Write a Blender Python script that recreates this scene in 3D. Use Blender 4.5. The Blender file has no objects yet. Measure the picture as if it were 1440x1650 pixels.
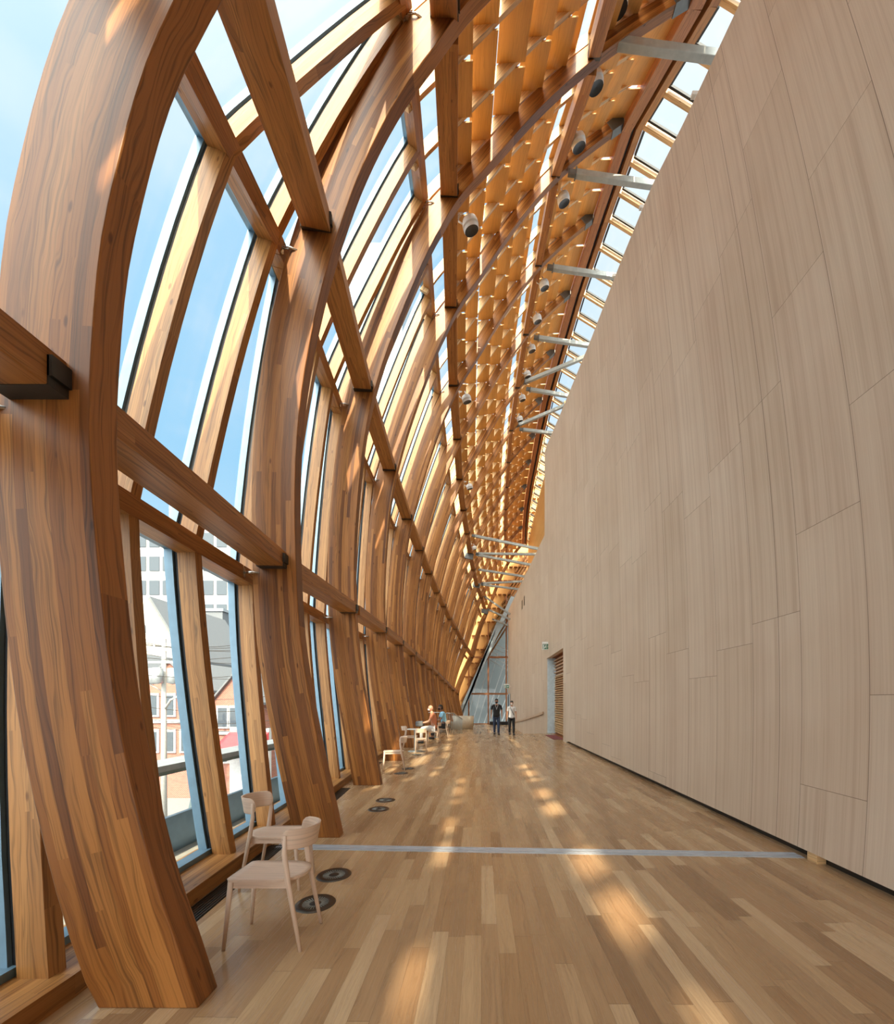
import bpy, bmesh, math, random
import numpy as np
from mathutils import Vector, Matrix
random.seed(7)
S = bpy.context.scene
C = S.collection

# ------------------------------------------------------------------ camera
FPX, VPX, VPY, EYE = 660.0, 775.0, 1130.0, 1.6
cam_d = bpy.data.cameras.new('camera')
cam = bpy.data.objects.new('camera', cam_d); C.objects.link(cam)
cam.location = (0, 0, EYE); cam.rotation_euler = (math.pi/2, 0, 0)
cam_d.sensor_fit = 'HORIZONTAL'; cam_d.sensor_width = 36
cam_d.lens = FPX/1440*36
cam_d.shift_x = (720-VPX)/1440; cam_d.shift_y = (VPY-825)/1440
cam_d.clip_start = .05; cam_d.clip_end = 2000
S.camera = cam

# ------------------------------------------------------------------ light
SUN_DIR = Vector((-.050, 1.0, -.86)).normalized()      # travel direction of sunlight
SUN_E, SKY_E, GLOW = 7.8, .84, 12.5
sd = bpy.data.lights.new('sun', 'SUN'); sd.energy = SUN_E; sd.angle = math.radians(.9); sd.color = (1, .80, .55)
so = bpy.data.objects.new('sun', sd); C.objects.link(so)
so.rotation_euler = SUN_DIR.to_track_quat('-Z', 'Y').to_euler()

W = bpy.data.worlds.new('world'); S.world = W; W.use_nodes = True
nt = W.node_tree; nt.nodes.clear()
def N(t, typ, **kw):
    n = t.nodes.new(typ)
    for k, v in kw.items(): setattr(n, k, v)
    return n
def L(t, a, b): t.links.new(a, b)
def mathn(t, op, a, b=None, c=None):
    n = N(t, 'ShaderNodeMath', operation=op)
    for i, v in enumerate((a, b, c)):
        if v is None: continue
        if isinstance(v, (int, float)): n.inputs[i].default_value = v
        else: L(t, v, n.inputs[i])
    return n.outputs[0]
def ramp(t, fac, stops, interp='LINEAR'):
    n = N(t, 'ShaderNodeValToRGB'); n.color_ramp.interpolation = interp
    e = n.color_ramp.elements
    while len(e) < len(stops): e.new(.5)
    for k, (p, c) in enumerate(stops):
        e[k].position = p; e[k].color = (*c, 1) if len(c) == 3 else c
    L(t, fac, n.inputs[0]); return n.outputs[0]
def mixc(t, fac, a, b, mode='MIX'):
    n = N(t, 'ShaderNodeMix', data_type='RGBA', blend_type=mode)
    for i, v in ((0, fac), (6, a), (7, b)):
        if isinstance(v, (int, float)): n.inputs[i].default_value = v
        elif isinstance(v, tuple): n.inputs[i].default_value = (*v, 1)
        else: L(t, v, n.inputs[i])
    return n.outputs[2]
geo = N(nt, 'ShaderNodeTexCoord')
sep = N(nt, 'ShaderNodeSeparateXYZ'); L(nt, geo.outputs['Generated'], sep.inputs[0])
grad = ramp(nt, sep.outputs[2], [(0, (.80, .88, .93)), (.12, (.66, .85, .98)), (.45, (.40, .70, .96)), (.75, (.45, .72, .96)), (1, (.9, .95, 1))])
noi = N(nt, 'ShaderNodeTexNoise'); noi.inputs['Scale'].default_value = 2.2; noi.inputs['Detail'].default_value = 5
mp = N(nt, 'ShaderNodeMapping'); mp.inputs['Scale'].default_value = (1, 1, 2.2); L(nt, geo.outputs['Generated'], mp.inputs[0]); L(nt, mp.outputs[0], noi.inputs['Vector'])
xs_ = ramp(nt, sep.outputs[0], [(.02, (0, 0, 0)), (.22, (.85, .85, .85))])
ys_ = ramp(nt, sep.outputs[1], [(.30, (.75, .75, .75)), (.56, (0, 0, 0))])
grad = mixc(nt, mathn(nt, 'MAXIMUM', xs_, ys_), grad, (.86, .92, .97))
cl = ramp(nt, noi.outputs[0], [(.50, (0, 0, 0)), (.75, (1, 1, 1))])
sky = mixc(nt, mathn(nt, 'MULTIPLY', cl, .75), grad, (.95, .97, 1.0))
# brighter, warmer sky round the sun
dp = N(nt, 'ShaderNodeVectorMath', operation='DOT_PRODUCT'); L(nt, geo.outputs['Generated'], dp.inputs[0]); dp.inputs[1].default_value = (-SUN_DIR)
g1 = mathn(nt, 'POWER', mathn(nt, 'MAXIMUM', mathn(nt, 'MULTIPLY_ADD', dp.outputs['Value'], .5, .5), 0), 8)
glow = mixc(nt, 1.0, (GLOW, GLOW*.95, GLOW*.86), g1, 'MULTIPLY')
tot = mixc(nt, 1.0, sky, glow, 'ADD')
bg = N(nt, 'ShaderNodeBackground'); bg.inputs[1].default_value = SKY_E
L(nt, tot, bg.inputs[0]); wo = N(nt, 'ShaderNodeOutputWorld'); L(nt, bg.outputs[0], wo.inputs[0])

S.view_settings.view_transform = 'Standard'; S.view_settings.look = 'None'
S.view_settings.exposure = 0.38; S.view_settings.gamma = 1; S.view_settings.use_curve_mapping = False
cy = S.cycles
cy.use_denoising = True; cy.max_bounces = 10; cy.diffuse_bounces = 6; cy.glossy_bounces = 4; cy.transparent_max_bounces = 24
cy.transmission_bounces = 6; cy.caustics_reflective = False; cy.caustics_refractive = False; cy.sample_clamp_indirect = 6

# ------------------------------------------------------------------ materials
def newmat(name):
    m = bpy.data.materials.new(name); m.use_nodes = True
    t = m.node_tree; return m, t, t.nodes['Principled BSDF']
def plain(name, col, rough=.5, metal=0, spec=.5):
    m, t, b = newmat(name)
    tc = N(t, 'ShaderNodeTexCoord'); nz = N(t, 'ShaderNodeTexNoise'); nz.inputs['Scale'].default_value = 9; nz.inputs['Detail'].default_value = 4
    L(t, tc.outputs['Object'], nz.inputs['Vector'])
    k = ramp(t, nz.outputs[0], [(.3, tuple(c*.9 for c in col)), (.7, tuple(min(1, c*1.08) for c in col))])
    L(t, k, b.inputs['Base Color'])
    b.inputs['Roughness'].default_value = rough; b.inputs['Metallic'].default_value = metal; b.inputs['Specular IOR Level'].default_value = spec
    return m
def comb(t, x, y, z=0.0):
    n = N(t, 'ShaderNodeCombineXYZ')
    for i, v in enumerate((x, y, z)):
        if isinstance(v, (int, float)): n.inputs[i].default_value = v
        else: L(t, v, n.inputs[i])
    return n.outputs[0]
def white(t, vec):
    n = N(t, 'ShaderNodeTexWhiteNoise', noise_dimensions='3D'); L(t, vec, n.inputs['Vector']); return n.outputs['Value']
def noise(t, vec, scale, detail=3, rough=.55):
    n = N(t, 'ShaderNodeTexNoise'); n.inputs['Scale'].default_value = scale; n.inputs['Detail'].default_value = detail; n.inputs['Roughness'].default_value = rough
    L(t, vec, n.inputs['Vector']); return n.outputs[0]
def wood(name, cols, lam=.043, plank=2.3, rough=.42, grain=.35, knots=True, spec=.35):
    """laminated timber: UV u runs along the piece (metres), v across"""
    m, t, b = newmat(name)
    uv = N(t, 'ShaderNodeUVMap'); s = N(t, 'ShaderNodeSeparateXYZ'); L(t, uv.outputs[0], s.inputs[0])
    oi = N(t, 'ShaderNodeObjectInfo'); r = mathn(t, 'MULTIPLY', oi.outputs['Random'], 37.0)
    u, v = s.outputs[0], s.outputs[1]
    wob = mathn(t, 'MULTIPLY', mathn(t, 'SUBTRACT', noise(t, comb(t, u, v, r), .8, 1), .5), .006)
    lv = mathn(t, 'DIVIDE', mathn(t, 'ADD', v, wob), lam)
    li = mathn(t, 'FLOOR', mathn(t, 'MINIMUM', lv, 100.0/lam))
    sh = white(t, comb(t, li, 3.1, r))
    pi_ = mathn(t, 'FLOOR', mathn(t, 'ADD', mathn(t, 'DIVIDE', u, plank), mathn(t, 'MULTIPLY', sh, 7.0)))
    rnd = white(t, comb(t, li, pi_, r))
    base = ramp(t, rnd, [(i/(len(cols)-1), c) for i, c in enumerate(cols)])
    warp = noise(t, comb(t, mathn(t, 'MULTIPLY', u, .9), mathn(t, 'MULTIPLY', v, 4.0), mathn(t, 'ADD', rnd, r)), 1.6, 2)
    g = noise(t, comb(t, mathn(t, 'MULTIPLY', u, 1.1), mathn(t, 'ADD', mathn(t, 'MULTIPLY', v, 75.0), mathn(t, 'MULTIPLY', warp, 9.0)), mathn(t, 'MULTIPLY', rnd, 19.0)), 1.0, 3, .6)
    gr = ramp(t, g, [(.32, (1-grain*1.5,)*3), (.52, (1, 1, 1)), (.8, (1+grain*.3,)*3)])
    col = mixc(t, 1.0, base, gr, 'MULTIPLY')
    if knots:
        vo = N(t, 'ShaderNodeTexVoronoi'); vo.inputs['Scale'].default_value = 1.0; vo.inputs['Randomness'].default_value = 1
        L(t, comb(t, mathn(t, 'MULTIPLY', u, 3.0), mathn(t, 'MULTIPLY', v, 9.0), r), vo.inputs['Vector'])
        kn = ramp(t, vo.outputs['Distance'], [(.0, (.28, .2, .15)), (.07, (.42, .34, .28)), (.12, (1, 1, 1))])
        hit = mathn(t, 'GREATER_THAN', white(t, vo.outputs['Color']), .40)
        col = mixc(t, mathn(t, 'MULTIPLY', hit, .85), col, mixc(t, 1.0, col, kn, 'MULTIPLY'))
    L(t, col, b.inputs['Base Color'])
    b.inputs['Roughness'].default_value = rough; b.inputs['Specular IOR Level'].default_value = spec
    bp = N(t, 'ShaderNodeBump'); bp.inputs['Strength'].default_value = .12; bp.inputs['Distance'].default_value = .004
    L(t, g, bp.inputs['Height']); L(t, bp.outputs[0], b.inputs['Normal'])
    return m
M = {}
M['rib'] = wood('douglas_fir_glulam', [(.15, .052, .015), (.285, .108, .026), (.37, .147, .035), (.225, .081, .020), (.46, .200, .053), (.32, .122, .029), (.185, .068, .019)], lam=.058)
M['beam'] = wood('fir_beam', [(.31, .122, .034), (.42, .187, .052), (.35, .142, .038), (.46, .21, .064)], lam=.05)
M['mullion'] = wood('fir_mullion', [(.35, .158, .045), (.43, .207, .066), (.31, .136, .039), (.47, .235, .078)], lam=.04)
M['slat'] = wood('fir_slat', [(.56, .29, .083), (.60, .32, .095), (.53, .27, .075)], lam=.16, plank=30, grain=.14, knots=False, rough=.5)
M['ridge'] = wood('ridge_fir', [(.36, .14, .05), (.42, .17, .06), (.32, .12, .045)], lam=.06)
M['pale'] = wood('pale_fir', [(.66, .43, .21), (.71, .47, .24), (.63, .395, .185)], lam=.05)
M['chair'] = wood('pale_beech', [(.70, .55, .44), (.73, .58, .47), (.68, .53, .42)], lam=.2, plank=9, grain=.12, knots=False, rough=.45)
M['louvre'] = wood('door_louvre_oak', [(.50, .34, .22), (.55, .38, .25)], lam=.2, plank=9, grain=.15, knots=False)
M['steel'] = plain('dark_steel', (.075, .075, .07), .42, .7)
M['galv'] = plain('galvanised_strut', (.36, .385, .365), .45, .25)
M['shoe'] = plain('grey_shoe', (.16, .17, .165), .45, .5)
M['pin'] = plain('stainless_pin', (.6, .6, .58), .25, .9)
M['alu'] = plain('blue_grey_aluminium', (.13, .22, .30), .4, .2)
M['column'] = plain('light_blue_grey_paint', (.42, .53, .58), .4)
M['gasket'] = plain('black_gasket', (.015, .017, .02), .6)
M['white'] = plain('white_enamel', (.78, .78, .75), .35)
M['black'] = plain('black_plastic', (.012, .012, .012), .35)
M['grille'] = plain('dark_bronze', (.035, .028, .022), .4, .4)
M['bronze'] = plain('bronze_rim', (.07, .058, .046), .3, .7)
M['strip'] = plain('brushed_strip', (.50, .57, .66), .3, .35)
M['concrete'] = plain('grey_concrete', (.12, .135, .135), .8)
M['bluepanel'] = plain('blue_white_panel', (.50, .60, .66), .4)
M['stone'] = plain('pale_limestone', (.33, .31, .275), .85)
M['slate'] = plain('slate_roof', (.13, .14, .15), .7)
M['offwhite'] = plain('white_cladding', (.40, .40, .395), .7)
M['darkglass'] = plain('dark_window_glass', (.06, .075, .09), .35, 0, .5)
M['red'] = plain('red_canvas', (.62, .06, .07), .7)
M['road'] = plain('grey_street', (.2, .2, .2), .9)
M['pave'] = plain('pale_paving', (.36, .355, .33), .8)
M['cap'] = plain('pale_metal_cap', (.36, .38, .39), .4, .5)
M['green_steel'] = plain('green_grey_steel', (.20, .25, .24), .45, .4)
M['beige'] = plain('travertine_counter', (.62, .55, .43), .4)
M['mat'] = plain('dark_red_mat', (.20, .05, .05), .9)
M['skin'] = plain('skin', (.55, .30, .20), .5)
M['skin_tan'] = plain('skin_tan', (.42, .22, .14), .5)
M['skin_dark'] = plain('skin_brown', (.22, .11, .07), .5)
M['orange'] = plain('orange_cotton', (.60, .24, .13), .85)
M['blue'] = plain('sky_blue_cotton', (.28, .55, .74), .85)
M['navy'] = plain('navy_denim', (.03, .05, .10), .9)
M['blackcloth'] = plain('black_cotton', (.016, .016, .018), .9)
M['whitecloth'] = plain('white_cotton', (.72, .72, .72), .85)
M['hair'] = plain('dark_hair', (.02, .015, .012), .6)
M['green'] = plain('sign_green', (.0, .14, .075), .4)
M['signwhite'] = plain('sign_white', (.8, .85, .82), .4)

m, t, b = newmat('clear_glass')
t.nodes.remove(b)
tr = N(t, 'ShaderNodeBsdfTransparent'); tr.inputs[0].default_value = (.93, .97, .98, 1)
gl = N(t, 'ShaderNodeBsdfGlossy'); gl.inputs['Roughness'].default_value = .02
fr = N(t, 'ShaderNodeLayerWeight'); fr.inputs[0].default_value = .5
fk = mathn(t, 'MULTIPLY_ADD', mathn(t, 'POWER', fr.outputs['Facing'], 6), .16, .012)
mx = N(t, 'ShaderNodeMixShader'); L(t, fk, mx.inputs[0]); L(t, tr.outputs[0], mx.inputs[1]); L(t, gl.outputs[0], mx.inputs[2])
L(t, mx.outputs[0], t.nodes['Material Output'].inputs[0]); M['glass'] = m

# oak strip floor (object coordinates, boards along y)
m, t, b = newmat('oak_strip_floor')
tc = N(t, 'ShaderNodeTexCoord'); s = N(t, 'ShaderNodeSeparateXYZ'); L(t, tc.outputs['Object'], s.inputs[0])
x, y = s.outputs[0], s.outputs[1]
bx_ = mathn(t, 'DIVIDE', x, .112); bi = mathn(t, 'FLOOR', bx_); bf = mathn(t, 'FRACT', bx_)
sh = white(t, comb(t, bi, 5.0, 1.0)); ln = mathn(t, 'MULTIPLY_ADD', white(t, comb(t, bi, 9.0, 2.0)), .7, .75)
yy = mathn(t, 'ADD', mathn(t, 'DIVIDE', y, ln), mathn(t, 'MULTIPLY', sh, 11.0)); pi_ = mathn(t, 'FLOOR', yy); pf = mathn(t, 'FRACT', yy)
rnd = white(t, comb(t, bi, pi_, 3.0))
base = ramp(t, rnd, [(0, (.295, .18, .093)), (.25, (.43, .285, .16)), (.5, (.37, .23, .119)), (.8, (.49, .337, .19)), (1, (.56, .41, .25))])
warp = noise(t, comb(t, mathn(t, 'MULTIPLY', x, 9.0), mathn(t, 'MULTIPLY', y, 1.2), mathn(t, 'MULTIPLY', rnd, 50.0)), 1.4, 2)
g = noise(t, comb(t, mathn(t, 'ADD', mathn(t, 'MULTIPLY', x, 95.0), mathn(t, 'MULTIPLY', warp, 8.0)), mathn(t, 'MULTIPLY', y, 2.2), mathn(t, 'MULTIPLY', rnd, 30.0)), 1.0, 4, .65)
col = mixc(t, 1.0, base, ramp(t, g, [(.3, (.74, .71, .68)), (.55, (1, 1, 1)), (.8, (1.1, 1.1, 1.1))]), 'MULTIPLY')
seam = mathn(t, 'MAXIMUM', mathn(t, 'LESS_THAN', bf, .018), mathn(t, 'LESS_THAN', mathn(t, 'MULTIPLY', pf, ln), .004))
col = mixc(t, mathn(t, 'MULTIPLY', seam, .55), col, (.14, .085, .045))
L(t, col, b.inputs['Base Color']); b.inputs['Specular IOR Level'].default_value = .5
L(t, ramp(t, g, [(.3, (.30,)*3), (.7, (.22,)*3)]), b.inputs['Roughness'])
M['floor'] = m

# veneer wall panels: UV (distance along wall, height)
m, t, b = newmat('veneer_wall_panels')
uv = N(t, 'ShaderNodeUVMap'); s = N(t, 'ShaderNodeSeparateXYZ'); L(t, uv.outputs[0], s.inputs[0])
u, v = s.outputs[0], s.outputs[1]
PW, PH = .797, 2.6
cu = mathn(t, 'DIVIDE', mathn(t, 'SUBTRACT', u, 3.09), PW); ci = mathn(t, 'FLOOR', cu); cf = mathn(t, 'FRACT', cu)
off = white(t, comb(t, ci, 2.0, 4.0))
rv = mathn(t, 'ADD', mathn(t, 'DIVIDE', v, PH), mathn(t, 'MULTIPLY', off, 9.0)); ri = mathn(t, 'FLOOR', rv); rf = mathn(t, 'FRACT', rv)
rnd = white(t, comb(t, ci, ri, 6.0))
base = ramp(t, rnd, [(0, (.57, .455, .345)), (.35, (.61, .495, .382)), (.7, (.59, .47, .36)), (1, (.63, .52, .41))])
ply = noise(t, comb(t, mathn(t, 'MULTIPLY', u, 16.0), mathn(t, 'MULTIPLY', v, .12), mathn(t, 'MULTIPLY', rnd, 40.0)), 1.0, 2)
fine = noise(t, comb(t, mathn(t, 'MULTIPLY', u, 130.0), mathn(t, 'MULTIPLY', v, 1.3), mathn(t, 'MULTIPLY', rnd, 40.0)), 1.0, 3)
col = mixc(t, 1.0, base, ramp(t, ply, [(.3, (.87, .83, .81)), (.5, (1, 1, 1)), (.7, (1.05, 1.07, 1.08))]), 'MULTIPLY')
col = mixc(t, 1.0, col, ramp(t, fine, [(.25, (.90, .88, .86)), (.6, (1, 1, 1)), (.85, (1.04, 1.04, 1.04))]), 'MULTIPLY')
blot = noise(t, comb(t, u, v, 0.0), .55, 3)
col = mixc(t, 1.0, col, ramp(t, blot, [(.3, (.93, .90, .87)), (.6, (1.02, 1.02, 1.02))]), 'MULTIPLY')
s1 = mathn(t, 'LESS_THAN', cf, .008); s2 = mathn(t, 'LESS_THAN', rf, .0022)
ex = mathn(t, 'LESS_THAN', mathn(t, 'ABSOLUTE', mathn(t, 'SUBTRACT', mathn(t, 'FRACT', mathn(t, 'DIVIDE', mathn(t, 'SUBTRACT', u, 4.22), PW*9)), .0006)), .0007)
seam = mathn(t, 'MAXIMUM', mathn(t, 'MAXIMUM', s1, s2), ex)
col = mixc(t, mathn(t, 'MULTIPLY', seam, .75), col, (.13, .085, .055))
L(t, col, b.inputs['Base Color']); b.inputs['Roughness'].default_value = .5; b.inputs['Specular IOR Level'].default_value = .3
M['wall'] = m

# brick
m, t, b = newmat('red_brick')
tc = N(t, 'ShaderNodeTexCoord'); bk = N(t, 'ShaderNodeTexBrick'); bk.inputs['Scale'].default_value = 3.0
bk.inputs['Color1'].default_value = (.30, .10, .065, 1); bk.inputs['Color2'].default_value = (.23, .075, .05, 1); bk.inputs['Mortar'].default_value = (.32, .27, .23, 1)
mpx = N(t, 'ShaderNodeMapping'); mpx.inputs['Rotation'].default_value = (math.pi/2, 0, 0)
L(t, tc.outputs['Object'], mpx.inputs[0]); L(t, mpx.outputs[0], bk.inputs['Vector']); L(t, bk.outputs[0], b.inputs['Base Color']); b.inputs['Roughness'].default_value = .9
M['brick'] = m
# tower cladding: glass floors
m, t, b = newmat('curtain_wall_tower')
tc = N(t, 'ShaderNodeTexCoord'); bk = N(t, 'ShaderNodeTexBrick'); bk.inputs['Scale'].default_value = .26; bk.inputs['Mortar Size'].default_value = .06; bk.offset = 0
bk.inputs['Color1'].default_value = (.11, .17, .22, 1); bk.inputs['Color2'].default_value = (.16, .22, .27, 1); bk.inputs['Mortar'].default_value = (.24, .26, .28, 1)
mpx = N(t, 'ShaderNodeMapping'); mpx.inputs['Rotation'].default_value = (math.pi/2, 0, 0)
L(t, tc.outputs['Object'], mpx.inputs[0]); L(t, mpx.outputs[0], bk.inputs['Vector']); L(t, bk.outputs[0], b.inputs['Base Color']); b.inputs['Roughness'].default_value = .2
M['tower'] = m

# ------------------------------------------------------------------ mesh helpers
class MB:
    def __init__(s): s.v = []; s.f = []; s.uv = []; s.sm = []
    def quad(s, pts, uvs=None, smooth=False):
        i = len(s.v); s.v += [tuple(p) for p in pts]; s.f.append(tuple(range(i, i+len(pts))))
        s.uv.append(uvs or [(0, 0)]*len(pts)); s.sm.append(smooth)
    def hexa(s, a, b, uo=None):
        """a,b: 4 corners at either end of a bar (same order, counter-clockwise seen from a)."""
        a = [Vector(p) for p in a]; b = [Vector(p) for p in b]
        ln = ((b[0]+b[2])-(a[0]+a[2])).length/2; u0 = random.random()*20 if uo is None else uo
        v0 = random.randint(0, 40)*.3
        for k in range(4):
            w = (a[(k+1) % 4]-a[k]).length
            s.quad([a[k], a[(k+1) % 4], b[(k+1) % 4], b[k]], [(u0, v0), (u0, v0+w), (u0+ln, v0+w), (u0+ln, v0)]); v0 += .5
        s.quad(a[::-1], [(0, 0), (0, .1), (.1, .1), (.1, 0)]); s.quad(b, [(0, 0), (0, .1), (.1, .1), (.1, 0)])
    def box(s, lo, hi, axis=None):
        lo, hi = Vector(lo), Vector(hi); d = hi-lo
        ax = axis if axis is not None else max(range(3), key=lambda k: abs(d[k]))
        o = [(ax+1) % 3, (ax+2) % 3]; a, b = [], []
        for p, q in ((0, 0), (1, 0), (1, 1), (0, 1)):
            c = [0, 0, 0]; c[o[0]] = (lo, hi)[p][o[0]]; c[o[1]] = (lo, hi)[q][o[1]]
            c[ax] = lo[ax]; a.append(tuple(c)); c[ax] = hi[ax]; b.append(tuple(c))
        s.hexa(a[::-1], b[::-1])
    def bar(s, p, q, w, h, up=(0, 0, 1)):
        p, q = Vector(p), Vector(q); d = (q-p).normalized(); u = Vector(up); sd_ = d.cross(u).normalized(); u = sd_.cross(d)
        c = [(-1, -1), (1, -1), (1, 1), (-1, 1)]
        s.hexa([p+sd_*w/2*i+u*h/2*j for i, j in c][::-1], [q+sd_*w/2*i+u*h/2*j for i, j in c][::-1])
    def tube(s, pts, r, n=10, caps=True):
        pts = [Vector(p) for p in pts]; rs = r if isinstance(r, (list, tuple)) else [r]*len(pts)
        rings = []
        for k, p in enumerate(pts):
            d = (pts[min(k+1, len(pts)-1)]-pts[max(k-1, 0)]).normalized()
            a = d.cross(Vector((0, 0, 1)) if abs(d.z) < .95 else Vector((1, 0, 0))).normalized(); bb = d.cross(a)
            rings.append([p+(a*math.cos(2*math.pi*j/n)+bb*math.sin(2*math.pi*j/n))*rs[k] for j in range(n)])
        L_ = 0
        for k in range(len(pts)-1):
            l2 = L_+(pts[k+1]-pts[k]).length
            for j in range(n):
                j2 = (j+1) % n
                s.quad([rings[k][j], rings[k+1][j], rings[k+1][j2], rings[k][j2]], [(L_, j*.02), (l2, j*.02), (l2, j*.02+.02), (L_, j*.02+.02)], True)
            L_ = l2
        if caps: s.quad(rings[0][::-1] if False else rings[0], None); s.quad(rings[-1][::-1], None)
    def lathe(s, prof, o=(0, 0, 0), axis=(0, 0, 1), n=24):
        ax = Vector(axis).normalized(); a = ax.cross(Vector((0, 0, 1)) if abs(ax.z) < .95 else Vector((1, 0, 0))).normalized(); bb = ax.cross(a); o = Vector(o)
        rg = [[o+ax*h+(a*math.cos(2*math.pi*j/n)+bb*math.sin(2*math.pi*j/n))*max(r, 1e-4) for j in range(n)] for r, h in prof]
        for k in range(len(rg)-1):
            for j in range(n):
                s.quad([rg[k][j], rg[k][(j+1) % n], rg[k+1][(j+1) % n], rg[k+1][j]], None, True)
    def build(s, name, mat, parent=None, merge=True, bevel=0, solid=0):
        me = bpy.data.meshes.new(name); me.from_pydata([tuple(p) for p in s.v], [], s.f)
        ul = me.uv_layers.new(name='UVMap'); k = 0
        for f in s.uv:
            for q in f: ul.data[k].uv = q; k += 1
        for p, sm in zip(me.polygons, s.sm): p.use_smooth = sm
        if merge:
            bm = bmesh.new(); bm.from_mesh(me); bmesh.ops.remove_doubles(bm, verts=bm.verts, dist=1e-5)
            bmesh.ops.recalc_face_normals(bm, faces=bm.faces); bm.to_mesh(me); bm.free()
        o = bpy.data.objects.new(name, me); C.objects.link(o)
        me.materials.append(mat if not isinstance(mat, str) else M[mat])
        if parent: o.parent = parent
        if solid:
            md = o.modifiers.new('thick', 'SOLIDIFY'); md.thickness = solid; md.offset = 1
        if bevel:
            md = o.modifiers.new('bevel', 'BEVEL'); md.width = bevel; md.segments = 2; md.limit_method = 'ANGLE'
        return o
def tag(o, label, cat, group=None, kind=None):
    o['label'] = label; o['category'] = cat
    if group: o['group'] = group
    if kind: o['kind'] = kind
    return o
def empty(name, loc=(0, 0, 0), rz=0):
    o = bpy.data.objects.new(name, None); C.objects.link(o); o.location = loc; o.rotation_euler = (0, 0, rz); o.empty_display_size = .1
    return o
def copy_tree(o, parent=None):
    c = o.copy(); C.objects.link(c); c.parent = parent
    for ch in list(o.children): copy_tree(ch, c)
    return c
ORD = ['zeroth', 'first', 'second', 'third', 'fourth', 'fifth', 'sixth', 'seventh', 'eighth', 'ninth', 'tenth', 'eleventh', 'twelfth', 'thirteenth', 'fourteenth', 'fifteenth']
def at(px, py, Y): return Vector(((px-VPX)*Y/FPX, Y, EYE+(VPY-py)*Y/FPX))   # photo reading -> point at depth Y

# ------------------------------------------------------------------ rib geometry
YR = [-.6, 2.133, 4.80, 7.79, 11.0, 14.1, 17.2, 20.2, 23.3, 26.3, 29.3, 32.4, 35.4, 38.4, 41.4]
NR = 14
TH = .165
C1 = [(-1.735, 0), (-1.91, .46), (-2.01, .834), (-2.095, 1.2), (-2.18, 1.64), (-2.25, 2.3), (-2.29, 2.77), (-2.297, 3.17), (-2.28, 3.48), (-2.245, 3.95), (-2.18, 4.28), (-2.09, 4.66), (-1.985, 5.0), (-1.88, 5.25), (-1.62, 5.75), (-1.25, 6.3), (-.8, 6.95), (-.35, 7.55), (.5, 8.5), (2.1, 10.1), (4.0, 11.5)]
C2 = [(-1.925, 0), (-2.10, .76), (-2.24, 1.45), (-2.36, 2.15), (-2.41, 2.74), (-2.44, 3.64), (-2.435, 4.38), (-2.38, 5.1), (-2.31, 5.585), (-2.18, 6.25), (-2.02, 6.85), (-1.90, 7.23), (-1.70, 7.80), (-1.465, 8.31), (-1.11, 8.93), (-.70, 9.46), (-.28, 9.92), (.3, 10.5), (1.1, 11.3), (2.1, 12.2), (3.0, 12.85), (4.0, 13.5)]
C3 = [(-2.17, 0), (-2.33, .9), (-2.50, 1.8), (-2.62, 2.7), (-2.675, 3.7), (-2.665, 4.5), (-2.62, 5.3), (-2.505, 6.46), (-2.39, 7.1), (-2.23, 7.75), (-2.0, 8.45), (-1.76, 9.05), (-1.42, 9.86), (-1.08, 10.56), (-.68, 11.18), (-.28, 11.6), (.12, 12.02), (.5, 12.45), (1.1, 13.1), (1.75, 13.68), (2.15, 14.0), (3.0, 14.6), (4.0, 15.2)]
def pw(px, py, i): p = at(px, py, YR[i]); return (p.x, p.z)
LP = {3: (563, 980), 4: (614, 1014), 5: (643, 1035), 6: (665, 1053), 7: (681, 1067), 8: (693, 1076), 9: (703, 1085), 10: (712, 1094), 11: (718, 1099), 12: (724, 1106), 13: (730, 1111), 14: (737, 1117)}
MP = {3: (585, 623), 4: (627, 753), 5: (655, 833), 6: (675, 884), 7: (690, 922), 8: (703, 953), 9: (714, 975), 10: (724, 996), 11: (733, 1012), 12: (742, 1028), 13: (750, 1042), 14: (761, 1058)}
UP = {4: (726, 490), 5: (730, 618), 6: (736, 705), 7: (740, 770), 8: (746, 820), 9: (752, 858), 10: (757, 890), 11: (762, 917), 12: (768, 943), 13: (775, 962), 14: (783, 988)}
EP = {4: (1003, 190), 5: (955, 345), 6: (918, 468), 7: (893, 563), 8: (873, 640), 9: (862, 697), 10: (855, 740), 11: (848, 780), 12: (843, 817), 13: (841, 847), 14: (840, 877)}
R3 = [(-2.17, 0), pw(*LP[3], 3), pw(*MP[3], 3), (-.61, 11.3), (2.15, 14.0), (4.0, 15.2)]
ROW = {0: [(-1.735, 0), (-2.30, 3.27), (-1.42, 5.83), (-.35, 7.55), (2.1, 10.1), (4.0, 11.5)],
       1: [(-1.735, 0), (-2.30, 3.27), (-1.42, 5.83), (-.35, 7.55), (2.1, 10.1), (4.0, 11.5)],
       2: [(-1.925, 0), pw(441, 903, 2), pw(510, 358, 2), (-.43, 9.74), (2.1, 12.2), (4.0, 13.5)], 3: R3}
for i in range(4, NR+1):
    l, m_, u_, e_ = pw(*LP[i], i), pw(*MP[i], i), pw(*UP[i], i), pw(*EP[i], i)
    ROW[i] = [(l[0]+.33, 0), l, m_, u_, (u_[0]+(e_[0]-u_[0])*.61, u_[1]+(e_[1]-u_[1])*.72), e_]
def warp3(i):
    z3 = [r[1] for r in R3]; zi = [r[1] for r in ROW[i]]; dx = [a[0]-b[0] for a, b in zip(ROW[i], R3)]
    return [(x+np.interp(z, z3, dx), np.interp(z, z3, zi)) for x, z in C3]
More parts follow.
